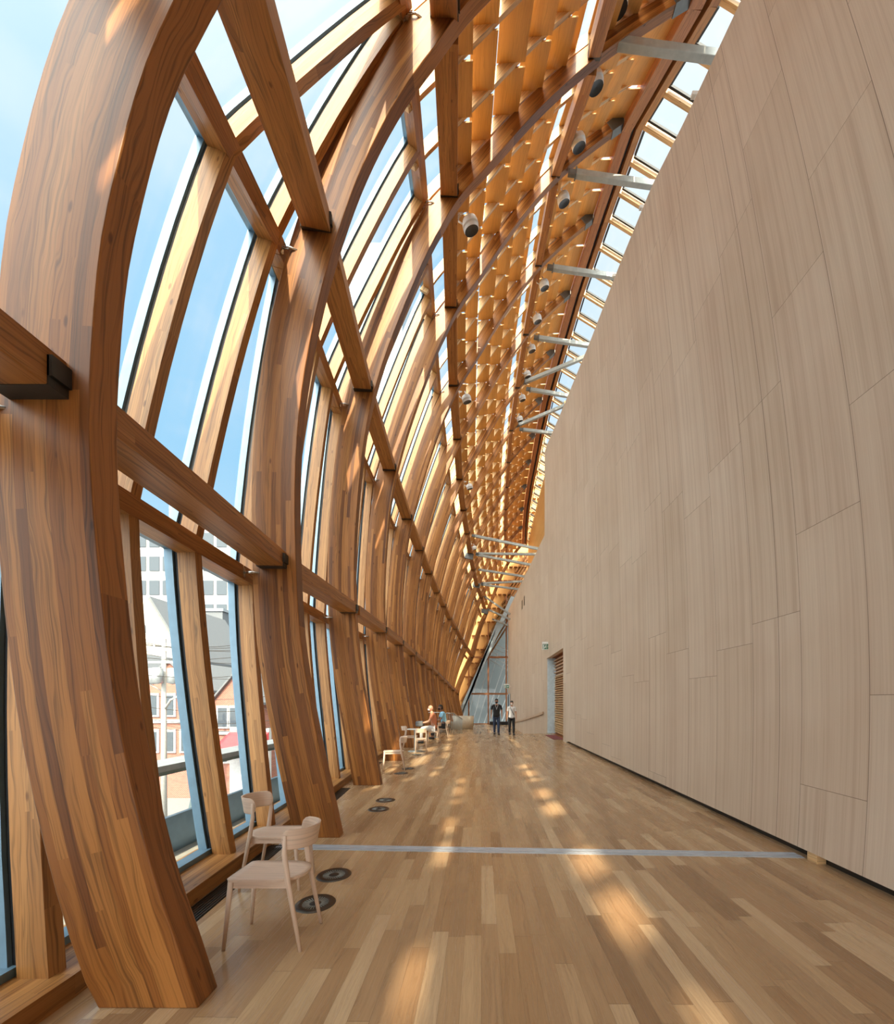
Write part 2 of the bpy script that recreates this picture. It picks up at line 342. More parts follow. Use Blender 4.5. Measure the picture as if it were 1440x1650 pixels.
def resample(pts, n=160):
    p = np.array(pts, float); out = []
    q = np.vstack([2*p[0]-p[1], p, 2*p[-1]-p[-2]])
    for k in range(1, len(q)-2):
        for s_ in np.linspace(0, 1, 12, endpoint=False):
            a, b_, c, d = q[k-1], q[k], q[k+1], q[k+2]
            out.append(.5*((2*b_)+(c-a)*s_+(2*a-5*b_+4*c-d)*s_**2+(3*b_-a-3*c+d)*s_**3))
    out.append(p[-1]); o = np.array(out)
    for _ in range(60): o[1:-1] = .25*o[:-2]+.5*o[1:-1]+.25*o[2:]
    return o
NS = 14                                    # stations per row segment
CUR = []                                   # CUR[i][k] centre-line station k of rib i
for i in range(NR+1):
    pts = C1 if i in (0, 1) else C2 if i == 2 else C3 if i == 3 else warp3(i)
    o = resample(pts); ar = np.concatenate([[0], np.cumsum(np.linalg.norm(np.diff(o, axis=0), axis=1))])
    kn = [0]+[ar[np.argmin(np.linalg.norm(o-np.array(r), axis=1))] for r in ROW[i][1:5]]+[ar[-1]]
    a = np.concatenate([np.linspace(kn[j], kn[j+1], NS, endpoint=False) for j in range(5)]+[[ar[-1]]])
    CUR.append(np.stack([np.interp(a, ar, o[:, 0]), np.interp(a, ar, o[:, 1])], 1))
CUR = np.array(CUR)
TT = np.arange(5*NS+1)/NS
def dep(tt): return float(np.interp(tt, [0, 2.3, 2.86, 3.08, 3.5, 5], [.52, .50, .46, .33, .30, .25]))
def gap(tt): return float(np.interp(tt, [0, 1, 2, 5], [.27, .09, .08, .06]))
YC = [y+TH/2 for y in YR]
def centre(tt, Y):
    j = int(np.clip(np.searchsorted(YC, Y)-1, 0, NR-1)); f = (Y-YC[j])/(YC[j+1]-YC[j])
    c = CUR[j]*(1-f)+CUR[j+1]*f
    x = np.interp(tt, TT, c[:, 0]); z = np.interp(tt, TT, c[:, 1])
    x2 = np.interp(min(tt+.04, 5), TT, c[:, 0])-np.interp(max(tt-.04, 0), TT, c[:, 0]); z2 = np.interp(min(tt+.04, 5), TT, c[:, 1])-np.interp(max(tt-.04, 0), TT, c[:, 1])
    l = math.hypot(x2, z2); return x, z, -z2/l, x2/l
def F(tt, Y, off=0.0):
    """point on the glazing grid: off = 0 its inner timber face, positive outwards"""
    x, z, nx, nz = centre(tt, Y); d = dep(tt)/2+gap(tt)+off
    if tt < .06: nx, nz = -1, 0
    return Vector((x+nx*d, Y, z+nz*d))
def sweep(mb, stations, yn, yf):
    """stations: list of (inner xz, outer xz); a plank-like curved member between two y planes"""
    U0 = random.random()*30; L_ = 0; V0 = random.randint(0, 30)*.43
    prev = None
    for (xi, zi), (xo, zo) in stations:
        c = [Vector((xi, yn, zi)), Vector((xi, yf, zi)), Vector((xo, yf, zo)), Vector((xo, yn, zo))]
        if prev is not None:
            l2 = L_+((c[0]+c[2])/2-(prev[0]+prev[2])/2).length
            d1 = (prev[0]-prev[3]).length; d2 = (c[0]-c[3]).length; th = .03
            for k, (va, vb, vc, vd) in enumerate(((V0+109, V0+109+abs(yf-yn), V0+109+abs(yf-yn), V0+109), (V0, V0+d1, V0+d2, V0), (V0+113, V0+113+abs(yf-yn), V0+113+abs(yf-yn), V0+113), (V0+5+d1, V0+5, V0+5, V0+5+d2))):
                k2 = (k+1) % 4
                mb.quad([prev[k], prev[k2], c[k2], c[k]], [(U0+L_, va), (U0+L_, vb), (U0+l2, vc), (U0+l2, vd)], True)
            L_ = l2
        else: mb.quad(c)
        prev = c
    mb.quad(prev[::-1])
def shade_flat_edges(o, ang=40):
    me = o.data
    bm = bmesh.new(); bm.from_mesh(me)
    for e in bm.edges:
        if len(e.link_faces) == 2 and e.calc_face_angle(0) > math.radians(ang): e.smooth = False
    bm.to_mesh(me); bm.free()

# ------------------------------------------------------------------ setting: floor and wall
def struct(o, label, cat): return tag(o, label, cat, None, 'structure')
mb = MB(); mb.box((-2.9, -12.5, -.2), (3.6, 20.25, 0)); 
mb.hexa([(-2.9, 20.25, -.2), (3.6, 20.25, -.2), (3.6, 20.25, 0), (-2.9, 20.25, 0)][::-1], [(-3.3, 28, -.96), (3.6, 28, -.96), (3.6, 28, -.76), (-3.3, 28, -.76)][::-1])
mb.box((-3.4, 28, -.96), (3.6, 43, -.76))
struct(mb.build('floor', 'floor'), 'long oak strip floor running down the hall and ramping down at its far end', 'floor')

WX = 3.3
YT = [-12.5, 2.0, 5.19, 6.7, 7.9, 9.7, 12.4, 16.75, 20.7, 21.3]
HT = [8.2, 9.3, 10.5, 11.04, 11.56, 12.0, 12.5, 13.5, 14.5, 14.55]
KD = .27
def z0(Y, h):
    R2 = WX**2+(h-EYE)**2; Y = max(Y, .0)
    return ((1-KD)*Y-KD*math.sqrt(Y*Y+(1-2*KD)*R2))/(1-2*KD)
def wallx(Y): return WX if Y < 21.4 else WX-.55*min(1, (Y-21.4)/20.6)
DY0, DY1, DZ = 16.5, 20.6, 3.75
def wtop(Y): return float(np.interp(Y, YT, HT)) if Y <= 21.3 else float(np.interp(Y, [21.3, 43], [10.25, 10.9]))
mb = MB()
def wseg(y0, y1, zlo, top, ny, nz):
    for a in range(ny):
        ya, yb = y0+(y1-y0)*a/ny, y0+(y1-y0)*(a+1)/ny
        for k in range(nz):
            def p(Y, f):
                h = zlo(Y)+(top(Y)-zlo(Y))*f; return Vector((wallx(Y), Y, h))
            q = [p(ya, k/nz), p(yb, k/nz), p(yb, (k+1)/nz), p(ya, (k+1)/nz)]
            mb.quad(q, [(z0(c.y, c.z) if c.y > 0 else c.y-1.2, c.z) for c in q])
lowz = lambda Y: .085 if Y < 15.9 else .0
wseg(-12.5, 0, lowz, wtop, 8, 24); wseg(0, 8, lowz, wtop, 40, 48); wseg(8, 15.9, lowz, wtop, 20, 40); wseg(15.9, DY0, lambda Y: 0, wtop, 2, 40)
wseg(DY0, DY1, lambda Y: DZ, wtop, 8, 30); wseg(DY1, 21.3, lambda Y: -.4 if Y > 20.6 else 0, wtop, 2, 40)
wseg(21.3001, 42.2, lambda Y: -.9, wtop, 20, 24)
ow = mb.build('wall_right', 'wall', merge=False); 
bm = bmesh.new(); bm.from_mesh(ow.data); bmesh.ops.remove_doubles(bm, verts=bm.verts, dist=1e-4)
for f in bm.faces:
    if f.normal.x > 0: f.normal_flip()
bm.to_mesh(ow.data); bm.free()
md = ow.modifiers.new('thick', 'SOLIDIFY'); md.thickness = .22; md.offset = -1
struct(ow, 'tall plain wall of pale veneer panels along the right side of the hall', 'wall')
mb = MB(); mb.box((WX+.09, -12.5, 0), (WX+.2, 15.9, .09))
struct(mb.build('baseboard_right', 'grille'), 'dark recessed kick board under the veneer wall', 'baseboard')
mb = MB(); mb.box((WX-.005, 4.02, 0), (WX+.085, 4.14, .084)); tag(mb.build('wood_block', 'pale'), 'small wooden block in the gap under the veneer wall', 'block')
mb = MB(); mb.box((6.6, -4, 5), (6.8, 43, 12.6)); struct(mb.build('wall_upper', 'offwhite'), 'white upper wall behind the top edge of the veneer wall', 'wall')

# door recess
mb = MB(); mb.box((3.75, 15.5, 0), (3.95, DY1+.02, DZ+.3)); mb.box((WX+.22, 15.4, 0), (3.95, 15.5, DZ+.3)); mb.box((WX+.22, 15.4, DZ), (3.95, DY1+.1, DZ+.12)); mb.box((3.52, 15.5, -.02), (3.95, DY1, 0.002))
struct(mb.build('wall_recess', 'ridge'), 'brown lined recess of the tall doorway in the veneer wall', 'wall')
d1 = empty('door_1', (3.6, 18.5, 0)); struct(d1, 'tall doorway opening with white jamb and louvred timber leaf in the veneer wall', 'door')
mb = MB(); mb.box((WX-.0+.03-3.6, DY1-.06-18.5, 0), (3.75-3.6, DY1-18.5, DZ)); mb.build('jamb', 'bluepanel', d1)
mb = MB(); mb.box((.10, -3.0, .02), (.15, -2.93, 2.9)); mb.box((.10, 1.93, .02), (.15, 2.0, 2.9)); mb.box((.10, -3.0, 2.83), (.15, 2, 2.9)); mb.box((.10, -.52, .02), (.15, -.46, 2.9)); mb.build('leaf_frame', 'louvre', d1)
mb = MB()
for k in range(26):
    z = .1+k*.106
    mb.hexa([(.04, -2.93, z), (.14, -2.93, z+.05), (.14, -2.93, z+.065), (.04, -2.93, z+.015)], [(.04, 1.93, z), (.14, 1.93, z+.05), (.14, 1.93, z+.065), (.04, 1.93, z+.015)])
mb.build('louvre_panel', 'pale', d1)
mb = MB()
for k in range(5): mb.box((.02, -2.9, 2.98+k*.15), (.14, 1.95, 3.02+k*.15))
mb.build('overpanel', 'louvre', d1)
mb = MB(); mb.box((3.02, 17.1, 0), (3.5, 19.4, .008)); tag(mb.build('door_mat', 'mat'), 'dark red mat at the foot of the louvred doorway', 'mat')

# metal strip across floor
mb = MB()
for k, (a, h) in enumerate(((-.06, .004), (-.02, .007), (.02, .004), (.055, .007))):
    mb.hexa([(-2.25, 4.49+a, 0), (-2.25, 4.49+a+.034, 0), (-2.25, 4.49+a+.034, h), (-2.25, 4.49+a, h)], [(3.3, 4.235+a, 0), (3.3, 4.235+a+.034, 0), (3.3, 4.235+a+.034, h), (3.3, 4.235+a, h)])
tag(mb.build('expansion_strip', 'strip'), 'thin metal expansion strip crossing the oak floor', 'floor strip')

# ------------------------------------------------------------------ ribs
for i in range(NR+1):
    mb = MB(); st = []
    for k, tt in enumerate(TT):
        x, z = CUR[i][k]
        a = CUR[i][min(k+1, len(TT)-1)]-CUR[i][max(k-1, 0)]; a = a/np.linalg.norm(a); nx, nz = -a[1], a[0]
        if k == 0: nx, nz = -1, 0
        d = dep(tt)/2
        st.append(((x-nx*d, z-nz*d), (x+nx*d, z+nz*d)))
    sweep(mb, st, YR[i], YR[i]+TH)
    o = mb.build('timber_rib', 'rib', merge=True); shade_flat_edges(o)
    md = o.modifiers.new('bevel', 'BEVEL'); md.width = .007; md.segments = 2; md.limit_method = 'ANGLE'; md.angle_limit = math.radians(50)
    tag(o, ('curved laminated timber rib beside the viewpoint, before the first rib in view' if i == 0 else
            'huge curved laminated timber rib, the nearest one, rising at the far left' if i == 1 else
            f'curved laminated timber rib, {ORD[i]} from the front'), 'rib', 'curved timber ribs of the facade')
    if i >= 3:
        sh = MB(); (xa, za), (xb, zb) = st[-1]; (xc, zc), (xd, zd) = st[-5]
        f = .42/max(.01, math.hypot(xa-xc, za-zc)); e = .012
        p = lambda q, r, s_: (q[0]+(r[0]-q[0])*s_, q[1]+(r[1]-q[1])*s_)
        i0, i1 = p((xa, za), (xc, zc), f), (xa, za); o0, o1 = p((xb, zb), (xd, zd), f), (xb, zb)
        def gr(a, b, s_): l = math.hypot(a[0]-b[0], a[1]-b[1]); return (a[0]+(a[0]-b[0])/l*s_, a[1]+(a[1]-b[1])/l*s_)
        A = [gr(i0, o0, e), gr(o0, i0, e)]; B = [gr(i1, o1, e), gr(o1, i1, e)]
        sh.hexa([(A[0][0], YR[i]-e, A[0][1]), (A[0][0], YR[i]+TH+e, A[0][1]), (A[1][0], YR[i]+TH+e, A[1][1]), (A[1][0], YR[i]-e, A[1][1])],
                [(B[0][0], YR[i]-e, B[0][1]), (B[0][0], YR[i]+TH+e, B[0][1]), (B[1][0], YR[i]+TH+e, B[1][1]), (B[1][0], YR[i]-e, B[1][1])])
        sh.build('steel_shoe', 'shoe', o)

BACK = -12.5
rib0 = [o for o in C.objects if o.get('label', '').startswith('curved laminated timber rib beside')][0]
for k, nm in ((1, 'nearer'), (2, 'middle'), (3, 'farther'), (4, 'farthest')):  # unseen ribs, added to shape the daylight coming from behind
    o = copy_tree(rib0); o.location.y = -2.75*k; tag(o, f'unseen timber rib added behind the viewpoint, the {nm} of those behind', 'rib', 'curved timber ribs of the facade')
mb = MB(); tq = [2.9+2.1*q/20 for q in range(21)]
def shell(q, Y): x, z, nx, nz = centre(q, YC[0]); d = dep(q)/2+.06; return Vector((x+nx*d, Y, z+nz*d))
def tx(x): return float(np.interp(x, [shell(q, 0).x for q in tq], tq))
SL = [(1.05, 2.9), (2.9, tx(.03)), (tx(.14), tx(1.50)), (tx(1.80), 5.0)]       # unseen shell added against the sun, slotted to cast the floor stripes
for t0, t1 in SL:
    for a in range(8):
        A = [shell(t0+(t1-t0)*a/8, BACK), shell(t0+(t1-t0)*(a+1)/8, BACK)]
        mb.hexa([A[0], A[1], A[1]+Vector((0, 0, .15)), A[0]+Vector((0, 0, .15))], [p+Vector((0, YC[0]-BACK, 0)) for p in (A[0], A[1], A[1]+Vector((0, 0, .15)), A[0]+Vector((0, 0, .15)))])
for k in range(12):
    Y = BACK+.4+k*1.0
    for t0, t1 in ((tx(.02), tx(.15)), (tx(1.48), tx(1.82))): mb.hexa([shell(t0, Y), shell(t1, Y), shell(t1, Y)+Vector((0, 0, .2)), shell(t0, Y)+Vector((0, 0, .2))], [p+Vector((0, .14, 0)) for p in (shell(t0, Y), shell(t1, Y), shell(t1, Y)+Vector((0, 0, .2)), shell(t0, Y)+Vector((0, 0, .2)))])
mb.box((3.9, BACK, 11.3), (6.8, YC[0], 11.6)); mb.box((6.55, BACK, 5), (6.8, -4, 11.4))
struct(mb.build('ceiling_baffle', 'slat'), 'unseen timber shell added behind the viewpoint to shape the sunlight', 'ceiling_baffle')
mb = MB(); mb.box((-3, BACK-.2, 4.6), (6.8, BACK, 12.5)); mb.box((3.3, BACK-.2, -.2), (6.8, BACK, 4.6))  # unseen wall added to stop the sun; its opening admits daylight
struct(mb.build('wall_sun_baffle', 'offwhite'), 'unseen white wall added behind the viewpoint, blocking sun above a wide opening', 'wall')

# purlin beams between the ribs
RN = ['', 'lower', 'middle', 'upper', 'topmost']
BW = {1: (.29, .19), 2: (.32, .19), 3: (.31, .2), 4: (.22, .26)}
for r in range(1, 5):
    for i in range(0, NR):
        (xa, za), (xb, zb) = ROW[i][r], ROW[i+1][r]
        w, h = BW[r]
        p, q = Vector((xa, YR[i]+TH, za)), Vector((xb, YR[i+1], zb))
        if r == 4: p.z -= .03; q.z -= .03
        mb = MB(); mb.bar(p, q, w, h); o = mb.build('purlin_beam', 'beam', bevel=.006)
        tag(o, f'{RN[r]} purlin beam between ' + ('the viewpoint and the first rib' if i == 0 else f'the {ORD[i]} and {ORD[i+1]} ribs'), 'beam', f'{RN[r]} purlin beams')
        d = (q-p).normalized()
        mb = MB(); mb.bar(q-d*.10+Vector((0, 0, -h*.12)), q-d*.001+Vector((0, 0, -h*.12)), w+.02, h*.8)
        mb.bar(q-d*.10+Vector((w/2+.012, 0, 0)), q-d*.001+Vector((w/2+.012, 0, 0)), .03, h*.55)
        mb.build('steel_bracket', 'steel', o)

# ------------------------------------------------------------------ glazing between the ribs
TL = [0.02, .955, 1.90, 2.90]
MD = .17
LEV = ['low', 'middle', 'high']
LEAN = {1: [(0, .12, .18, .42), (.333, .36, .50, .90), (.667, .65, .90, .985)], 2: [(0, .05, .12, .2), (.333, .36, .50, .58), (.667, .69, .79, .95)], 3: [(0, 0, .04, .08), (.333, .34, .38, .43), (.667, .67, .71, .77)]}
def G(lv, s_, i, k, off=0.0, dy=0.0):
    """point at fraction s_ up level lv of mullion line k of bay i, on nearly straight members"""
    yy_ = [YC[i]+(YC[i+1]-YC[i])*f for f in (LEAN[i][k] if i in LEAN and k < 3 else (k/3,)*4)]
    if k == 3 and i+1 in LEAN: yy_ = [YC[i+1]+(YC[i+2]-YC[i+1])*f for f in LEAN[i+1][0]]
    y = yy_[lv]+(yy_[lv+1]-yy_[lv])*s_
    a, b_ = F(TL[lv], yy_[lv], off), F(TL[lv+1], yy_[lv+1], off); c = a.lerp(b_, s_); q = F(TL[lv]+(TL[lv+1]-TL[lv])*s_, y, off)
    r = c*.6+q*.4; r.y = y+dy; return r
def gsweep(mb, lv, i, k, o0, o1, hw, n=8):
    prev = None; U0 = random.random()*30; V0 = random.randint(0, 30)*.43; L_ = 0
    for j in range(n+1):
        a, b_ = G(lv, j/n, i, k, o0), G(lv, j/n, i, k, o1); w = Vector((0, hw, 0))
        c = [a-w, a+w, b_+w, b_-w]
        if prev is not None:
            l2 = L_+((c[0]+c[2])/2-(prev[0]+prev[2])/2).length; d1 = (c[0]-c[3]).length
            for q, (va, vb) in enumerate(((V0+109, V0+109+2*hw), (V0, V0+d1), (V0+113, V0+113+2*hw), (V0+5+d1, V0+5))):
                q2 = (q+1) % 4; mb.quad([prev[q], prev[q2], c[q2], c[q]], [(U0+L_, va), (U0+L_, vb), (U0+l2, vb), (U0+l2, va)], True)
            L_ = l2
        else: mb.quad(c)
        prev = c
    mb.quad(prev[::-1])
wn = 0
NZ = 9
for i in range(0, NR):
    ya, yb = YC[i], YC[i+1]; ys = [ya+(yb-ya)*k/3 for k in range(4)]
    for lv in range(3):
        wn += 1
        root = empty(f'window_{wn}', tuple(F(TL[lv], (ya+yb)/2)))
        struct(root, f'{LEV[lv]} row glazing with timber mullions ' + ('left of the first rib' if i == 0 else f'between the {ORD[i]} and {ORD[i+1]} ribs'), 'window')
        inv = Matrix.Translation(-root.location)
        def fin(o):
            o.data.transform(inv); return o
        ts = [TL[lv]+(TL[lv+1]-TL[lv])*k/NZ for k in range(NZ+1)]
        for k in range(3):
            mb = MB(); gsweep(mb, lv, i, k, 0, MD, .047); o = fin(mb.build('mullion', 'mullion', root)); shade_flat_edges(o)
            mb = MB(); gsweep(mb, lv, i, k, MD, MD+.05, .02); fin(mb.build('gasket', 'gasket', root))
            mb = MB(); gsweep(mb, lv, i, k, MD+.05, MD+.13, .045); o = fin(mb.build('frame_bar', 'alu', root)); shade_flat_edges(o)
            mb = MB(); PN = 6
            for a in range(PN):
                for o0 in (MD+.09, MD+.102):
                    q = [G(lv, a/PN, i, k, o0, .03), G(lv, a/PN, i, k+1, o0, -.03), G(lv, (a+1)/PN, i, k+1, o0, -.03), G(lv, (a+1)/PN, i, k, o0, .03)]
                    mb.quad(q if o0 < MD+.1 else q[::-1], None, True)
            fin(mb.build('pane', 'glass', root, merge=False))
        # transom at the head of this level, frame bars at head and foot
        T = TL[lv+1]
        def trans(mb, T, lo, hi, o0, o1, y0, y1):
            def cs(Y):
                x, z, nx, nz = centre(T, Y); tx, tz = nz, -nx; c = F(T, Y)
                f = lambda o_, s_: Vector((c.x+nx*o_+tx*s_, Y, c.z+nz*o_+tz*s_))
                return [f(o0, lo), f(o0, hi), f(o1, hi), f(o1, lo)]
            mb.hexa(cs(y0), cs(y1))
        mb = MB(); trans(mb, T, -.085, .085, -.01, MD+.005, ya+.12 if i else ya, yb-.12); trans(mb, T, -.085, .085, -.01, MD+.005, yb-.105, yb+.11)
        fin(mb.build('transom', 'beam', root))
        if lv < 3:
            mb = MB(); trans(mb, T, -.045, .045, MD+.05, MD+.13, ya, yb); fin(mb.build('frame_bar', 'alu', root))
        mb = MB(); c = F(T, yb-.11); mb.tube([c+Vector((.0, 0, 0)), c+Vector((.10, 0, .005)), c+Vector((.19, .05, .01))], .012, 8); mb.box(c+Vector((-.02, -.02, -.05)), c+Vector((.015, .02, .05)))
        fin(mb.build('steel_pin', 'pin', root))
        if lv == 0:
            mb = MB(); z = .125
            def fx(Y): return F(.03, Y).x
            mb.hexa([(fx(ya)-.42, ya, z), (fx(ya)+.10, ya, z), (fx(ya)+.10, ya, 0), (fx(ya)-.42, ya, 0)], [(fx(yb)-.42, yb, z), (fx(yb)+.10, yb, z), (fx(yb)+.10, yb, 0), (fx(yb)-.42, yb, 0)])
            fin(mb.build('sill', 'mullion', root))
            mb = MB(); mb.hexa([(fx(ya)-.31, ya, z+.05), (fx(ya)-.20, ya, z+.05), (fx(ya)-.20, ya, z), (fx(ya)-.31, ya, z)], [(fx(yb)-.31, yb, z+.05), (fx(yb)-.20, yb, z+.05), (fx(yb)-.20, yb, z), (fx(yb)-.31, yb, z)])
            fin(mb.build('frame_bar', 'alu', root))
    # floor grille at the foot of the glazing
    if 1 <= i <= 8:
        g0, g1 = YR[i]+.55, YR[i+1]-.25; mb = MB(); x0, x1 = F(.03, g0).x+.11, F(.03, g1).x+.11
        mb.hexa([(x0, g0, .004), (x0+.17, g0, .004), (x0+.17, g0, 0), (x0, g0, 0)], [(x1, g1, .004), (x1+.17, g1, .004), (x1+.17, g1, 0), (x1, g1, 0)])
        for k in range(7):
            a = .012+k*.024
            mb.hexa([(x0+a, g0, .009), (x0+a+.008, g0, .009), (x0+a+.008, g0, .003), (x0+a, g0, .003)], [(x1+a, g1, .009), (x1+a+.008, g1, .009), (x1+a+.008, g1, .003), (x1+a, g1, .003)])
        tag(mb.build('floor_grille', 'grille'), f'dark slotted floor grille along the sill between the {ORD[i]} and {ORD[i+1]} ribs', 'grille', 'floor grilles along the sill')

# ------------------------------------------------------------------ louvred roof, ridge, clerestory
NB = 10
tb = []
for k in range(NB+1): tb.append(k/NB)
def xt(f, Y):
    """t at which the roof line of plane Y has gone fraction f of its way in x from the upper purlin to the ridge"""
    ts = np.linspace(3.02, 4.96, 80); xs = [centre(q, Y)[0] for q in ts]; return float(np.interp(xs[0]+(xs[-1]-xs[0])*f, xs, ts))
for i in range(0, NR):
    ya, yb = YC[i], YC[i+1]; ys = [ya+(yb-ya)*k/3 for k in range(4)]
    root = empty('louvre_screen', tuple(F(3.1, (ya+yb)/2)))
    tag(root, 'timber louvre slats and rafters under the roof glass ' + ('above the viewpoint' if i == 0 else f'between the {ORD[i]} and {ORD[i+1]} ribs'), 'louvres', 'louvred roof bays')
    inv = Matrix.Translation(-root.location)
    for k in range(3):
        yk = ys[k]; tq = [2.86+(4.97-2.86)*q/24 for q in range(25)]; hw = .03
        mb = MB(); sweep(mb, [((F(q, yk, .01).x, F(q, yk, .01).z), (F(q, yk, .20).x, F(q, yk, .20).z)) for q in tq], yk-hw, yk+hw)
        o = mb.build('rafter', 'pale', root); o.data.transform(inv); shade_flat_edges(o)
        y0, y1 = yk+hw, ys[k+1]-hw
        e0 = [F(xt(f, yk), yk, -.02) for f in tb]; e1 = [F(xt(f, ys[k+1]), ys[k+1], -.02) for f in tb]
        for j in range(NB):
            f0 = lambda e: e[j].x+.012; f1 = lambda e: e[j+1].x+(-.22 if j == 5 else -.03 if j == 1 else .2 if j == NB-1 else .045)
            th = .028
            def cs(e, Y):
                z = e[j+1].z*.85+e[j].z*.15+.0; return [(f0(e), Y, z-.03), (f1(e), Y, z+.0), (f1(e), Y, z+th), (f0(e), Y, z-.03+th)]
            mb = MB(); mb.hexa(cs(e0, y0), cs(e1, y1)); o = mb.build('louvre_slat', 'slat', root); o.data.transform(inv)
    # roof glass of the bay
    wn += 1
    mb = MB(); tq = [2.9+(4.97-2.9)*q/16 for q in range(17)]
    for a in range(16):
        for o0 in (.26, .275):
            q = [F(tq[a], ya, o0), F(tq[a], yb, o0), F(tq[a+1], yb, o0), F(tq[a+1], ya, o0)]
            mb.quad(q if o0 < .27 else q[::-1], None, True)
    struct(mb.build(f'window_{wn}', 'glass', merge=False), 'roof glass above the louvres ' + ('over the viewpoint' if i == 0 else f'between the {ORD[i]} and {ORD[i+1]} ribs'), 'window')
def ridge(name, dx, dz, w, h, mat, label):
    mb = MB()
    for i in range(0, NR):
        (xa, za), (xb, zb) = ROW[i][5], ROW[i+1][5]
        if i == NR-1: pass
        mb.bar((xa+dx, YC[i], za+dz), (xb+dx, YC[i+1], zb+dz), w, h)
    struct(mb.build(name, mat), label, 'beam')
ridge('trim_1', .16, .0, .26, .36, 'ridge', 'dark red-brown ridge beam carrying the top ends of the ribs')
ridge('trim_2', .36, .12, .1, .2, 'gasket', 'black gap strip beside the ridge beam')
ridge('trim_3', .50, .0, .17, .30, 'beam', 'lighter timber sill beam along the clerestory windows')
for i in range(1, NR):
    ya, yb = YC[i], YC[i+1]; (xa, za), (xb, zb) = ROW[i][5], ROW[i+1][5]
    wn += 1; root = empty(f'window_{wn}', (xa+.6, ya, za)); inv = Matrix.Translation(-root.location)
    struct(root, f'sloping clerestory windows beyond the ridge between the {ORD[i]} and {ORD[i+1]} ribs', 'window')
    def cp(f, s_, dz=0): return Vector((xa+(xb-xa)*f+.55+s_, ya+(yb-ya)*f, za+(zb-za)*f-.62*s_+dz))
    for k in range(3):
        f = k/3
        mb = MB(); mb.bar(cp(f, 0), cp(f, 2.4), .10, .2); o = mb.build('mullion', 'pale', root); o.data.transform(inv)
        mb = MB(); g0, g1 = f+.055, f+1/3-.055
        mb.bar(cp(g0-.018, .12, .05), cp(g0-.018, 2.4, .05), .05, .06); mb.bar(cp(g1+.018, .12, .05), cp(g1+.018, 2.4, .05), .05, .06); mb.bar(cp(g0, .13, .05), cp(g1, .13, .05), .05, .06)
        o = mb.build('frame_bar', 'gasket', root); o.data.transform(inv)
        mb = MB()
        for dz in (.06, .075):
            q = [cp(g0-.02, .1, dz), cp(g1+.02, .1, dz), cp(g1+.02, 2.4, dz), cp(g0-.02, 2.4, dz)]; mb.quad(q if dz < .07 else q[::-1])
        o = mb.build('pane', 'glass', root, merge=False); o.data.transform(inv)

# yellow timber end screen beyond the step in the veneer wall
mb = MB()
for k in range(16):
    z = 10.4+k*.5; mb.bar((4.3+k*.02, 22.5, z), (4.5+k*.02, 41, z+.1), .06, .44)
struct(mb.build('wall_louvre', 'slat'), 'yellow timber boarding behind the step in the veneer wall', 'wall')

# ------------------------------------------------------------------ struts
def strut(i, p0, p1, label, Yend=None, ext=0.0):
    a = at(p0[0], p0[1], YR[i]+TH/2); bq = at(p1[0], p1[1], Yend if Yend else YR[i]+TH/2); bq = a+(bq-a)*(1+ext)
    root = empty('steel_strut', tuple(a)); tag(root, label, 'strut', 'grey steel struts from ribs to wall')
    d = bq-a; n = d.normalized()
    w = .13
    mb = MB(); mb.bar(n*.12, d, w, w*1.25); mb.build('strut_tube', 'galv', root, bevel=.012)
    mb = MB(); mb.bar(n*-.08, n*.16, .07, .16); mb.bar(n*.10, n*.14, .16, .2); mb.build('clevis', 'shoe', root)
strut(3, (975, 67), (1150, 91), 'grey steel strut from the third rib to above the veneer wall, nearest of them', ext=.3)
strut(4, (920, 279), (1050, 298), 'grey steel strut from the fourth rib to above the veneer wall', ext=.3)
strut(5, (885, 431), (990, 446), 'grey steel strut from the fifth rib to above the veneer wall', ext=.3)
strut(6, (863, 544), (945, 556), 'grey steel strut from the sixth rib to above the veneer wall', ext=.3)
strut(7, (843, 617), (938, 577), 'grey steel strut rising from the seventh rib back towards the sixth', Yend=18.6, ext=.15)
strut(7, (850, 627), (915, 638), 'grey steel strut running level from the seventh rib', ext=.3)
strut(8, (833, 686), (910, 653), 'grey steel strut rising from the eighth rib back towards the seventh', Yend=22.4, ext=.15)
strut(8, (839, 692), (890, 698), 'grey steel strut running level from the eighth rib', ext=.3)
strut(9, (762, 863), (870, 885), 'long grey strut from the ninth rib over the lower veneer wall', ext=.3)
strut(10, (768, 892), (863, 893), 'upper of two grey struts on the tenth rib', ext=.3)
strut(10, (768, 894), (855, 910), 'lower of two grey struts on the tenth rib', ext=.3)
strut(11, (772, 918), (845, 929), 'grey strut from the eleventh rib over the lower veneer wall', ext=.3)
strut(12, (776, 940), (837, 937), 'upper of two grey struts on the twelfth rib', ext=.3)
strut(12, (776, 942), (832, 949), 'lower of two grey struts on the twelfth rib', ext=.3)
strut(13, (780, 961), (822, 990), 'upper of two grey struts on the thirteenth rib')
strut(13, (786, 982), (822, 998), 'lower of two grey struts on the thirteenth rib')
strut(14, (794, 998), (819, 1008), 'grey strut on the farthest rib beside the end window')
for i, (px, py), lb in ((10, (756, 896), 'tenth'), (12, (768, 943), 'twelfth'), (13, (781, 985), 'thirteenth')):
    c = at(px, py, YR[i]-.02); mb = MB(); mb.bar((-.32, 0, .06), (.28, 0, -.06), .05, .42)
    o = mb.build('gusset_plate', 'shoe'); o.location = c; tag(o, f'grey steel gusset plate on the {lb} rib under the struts', 'plate')

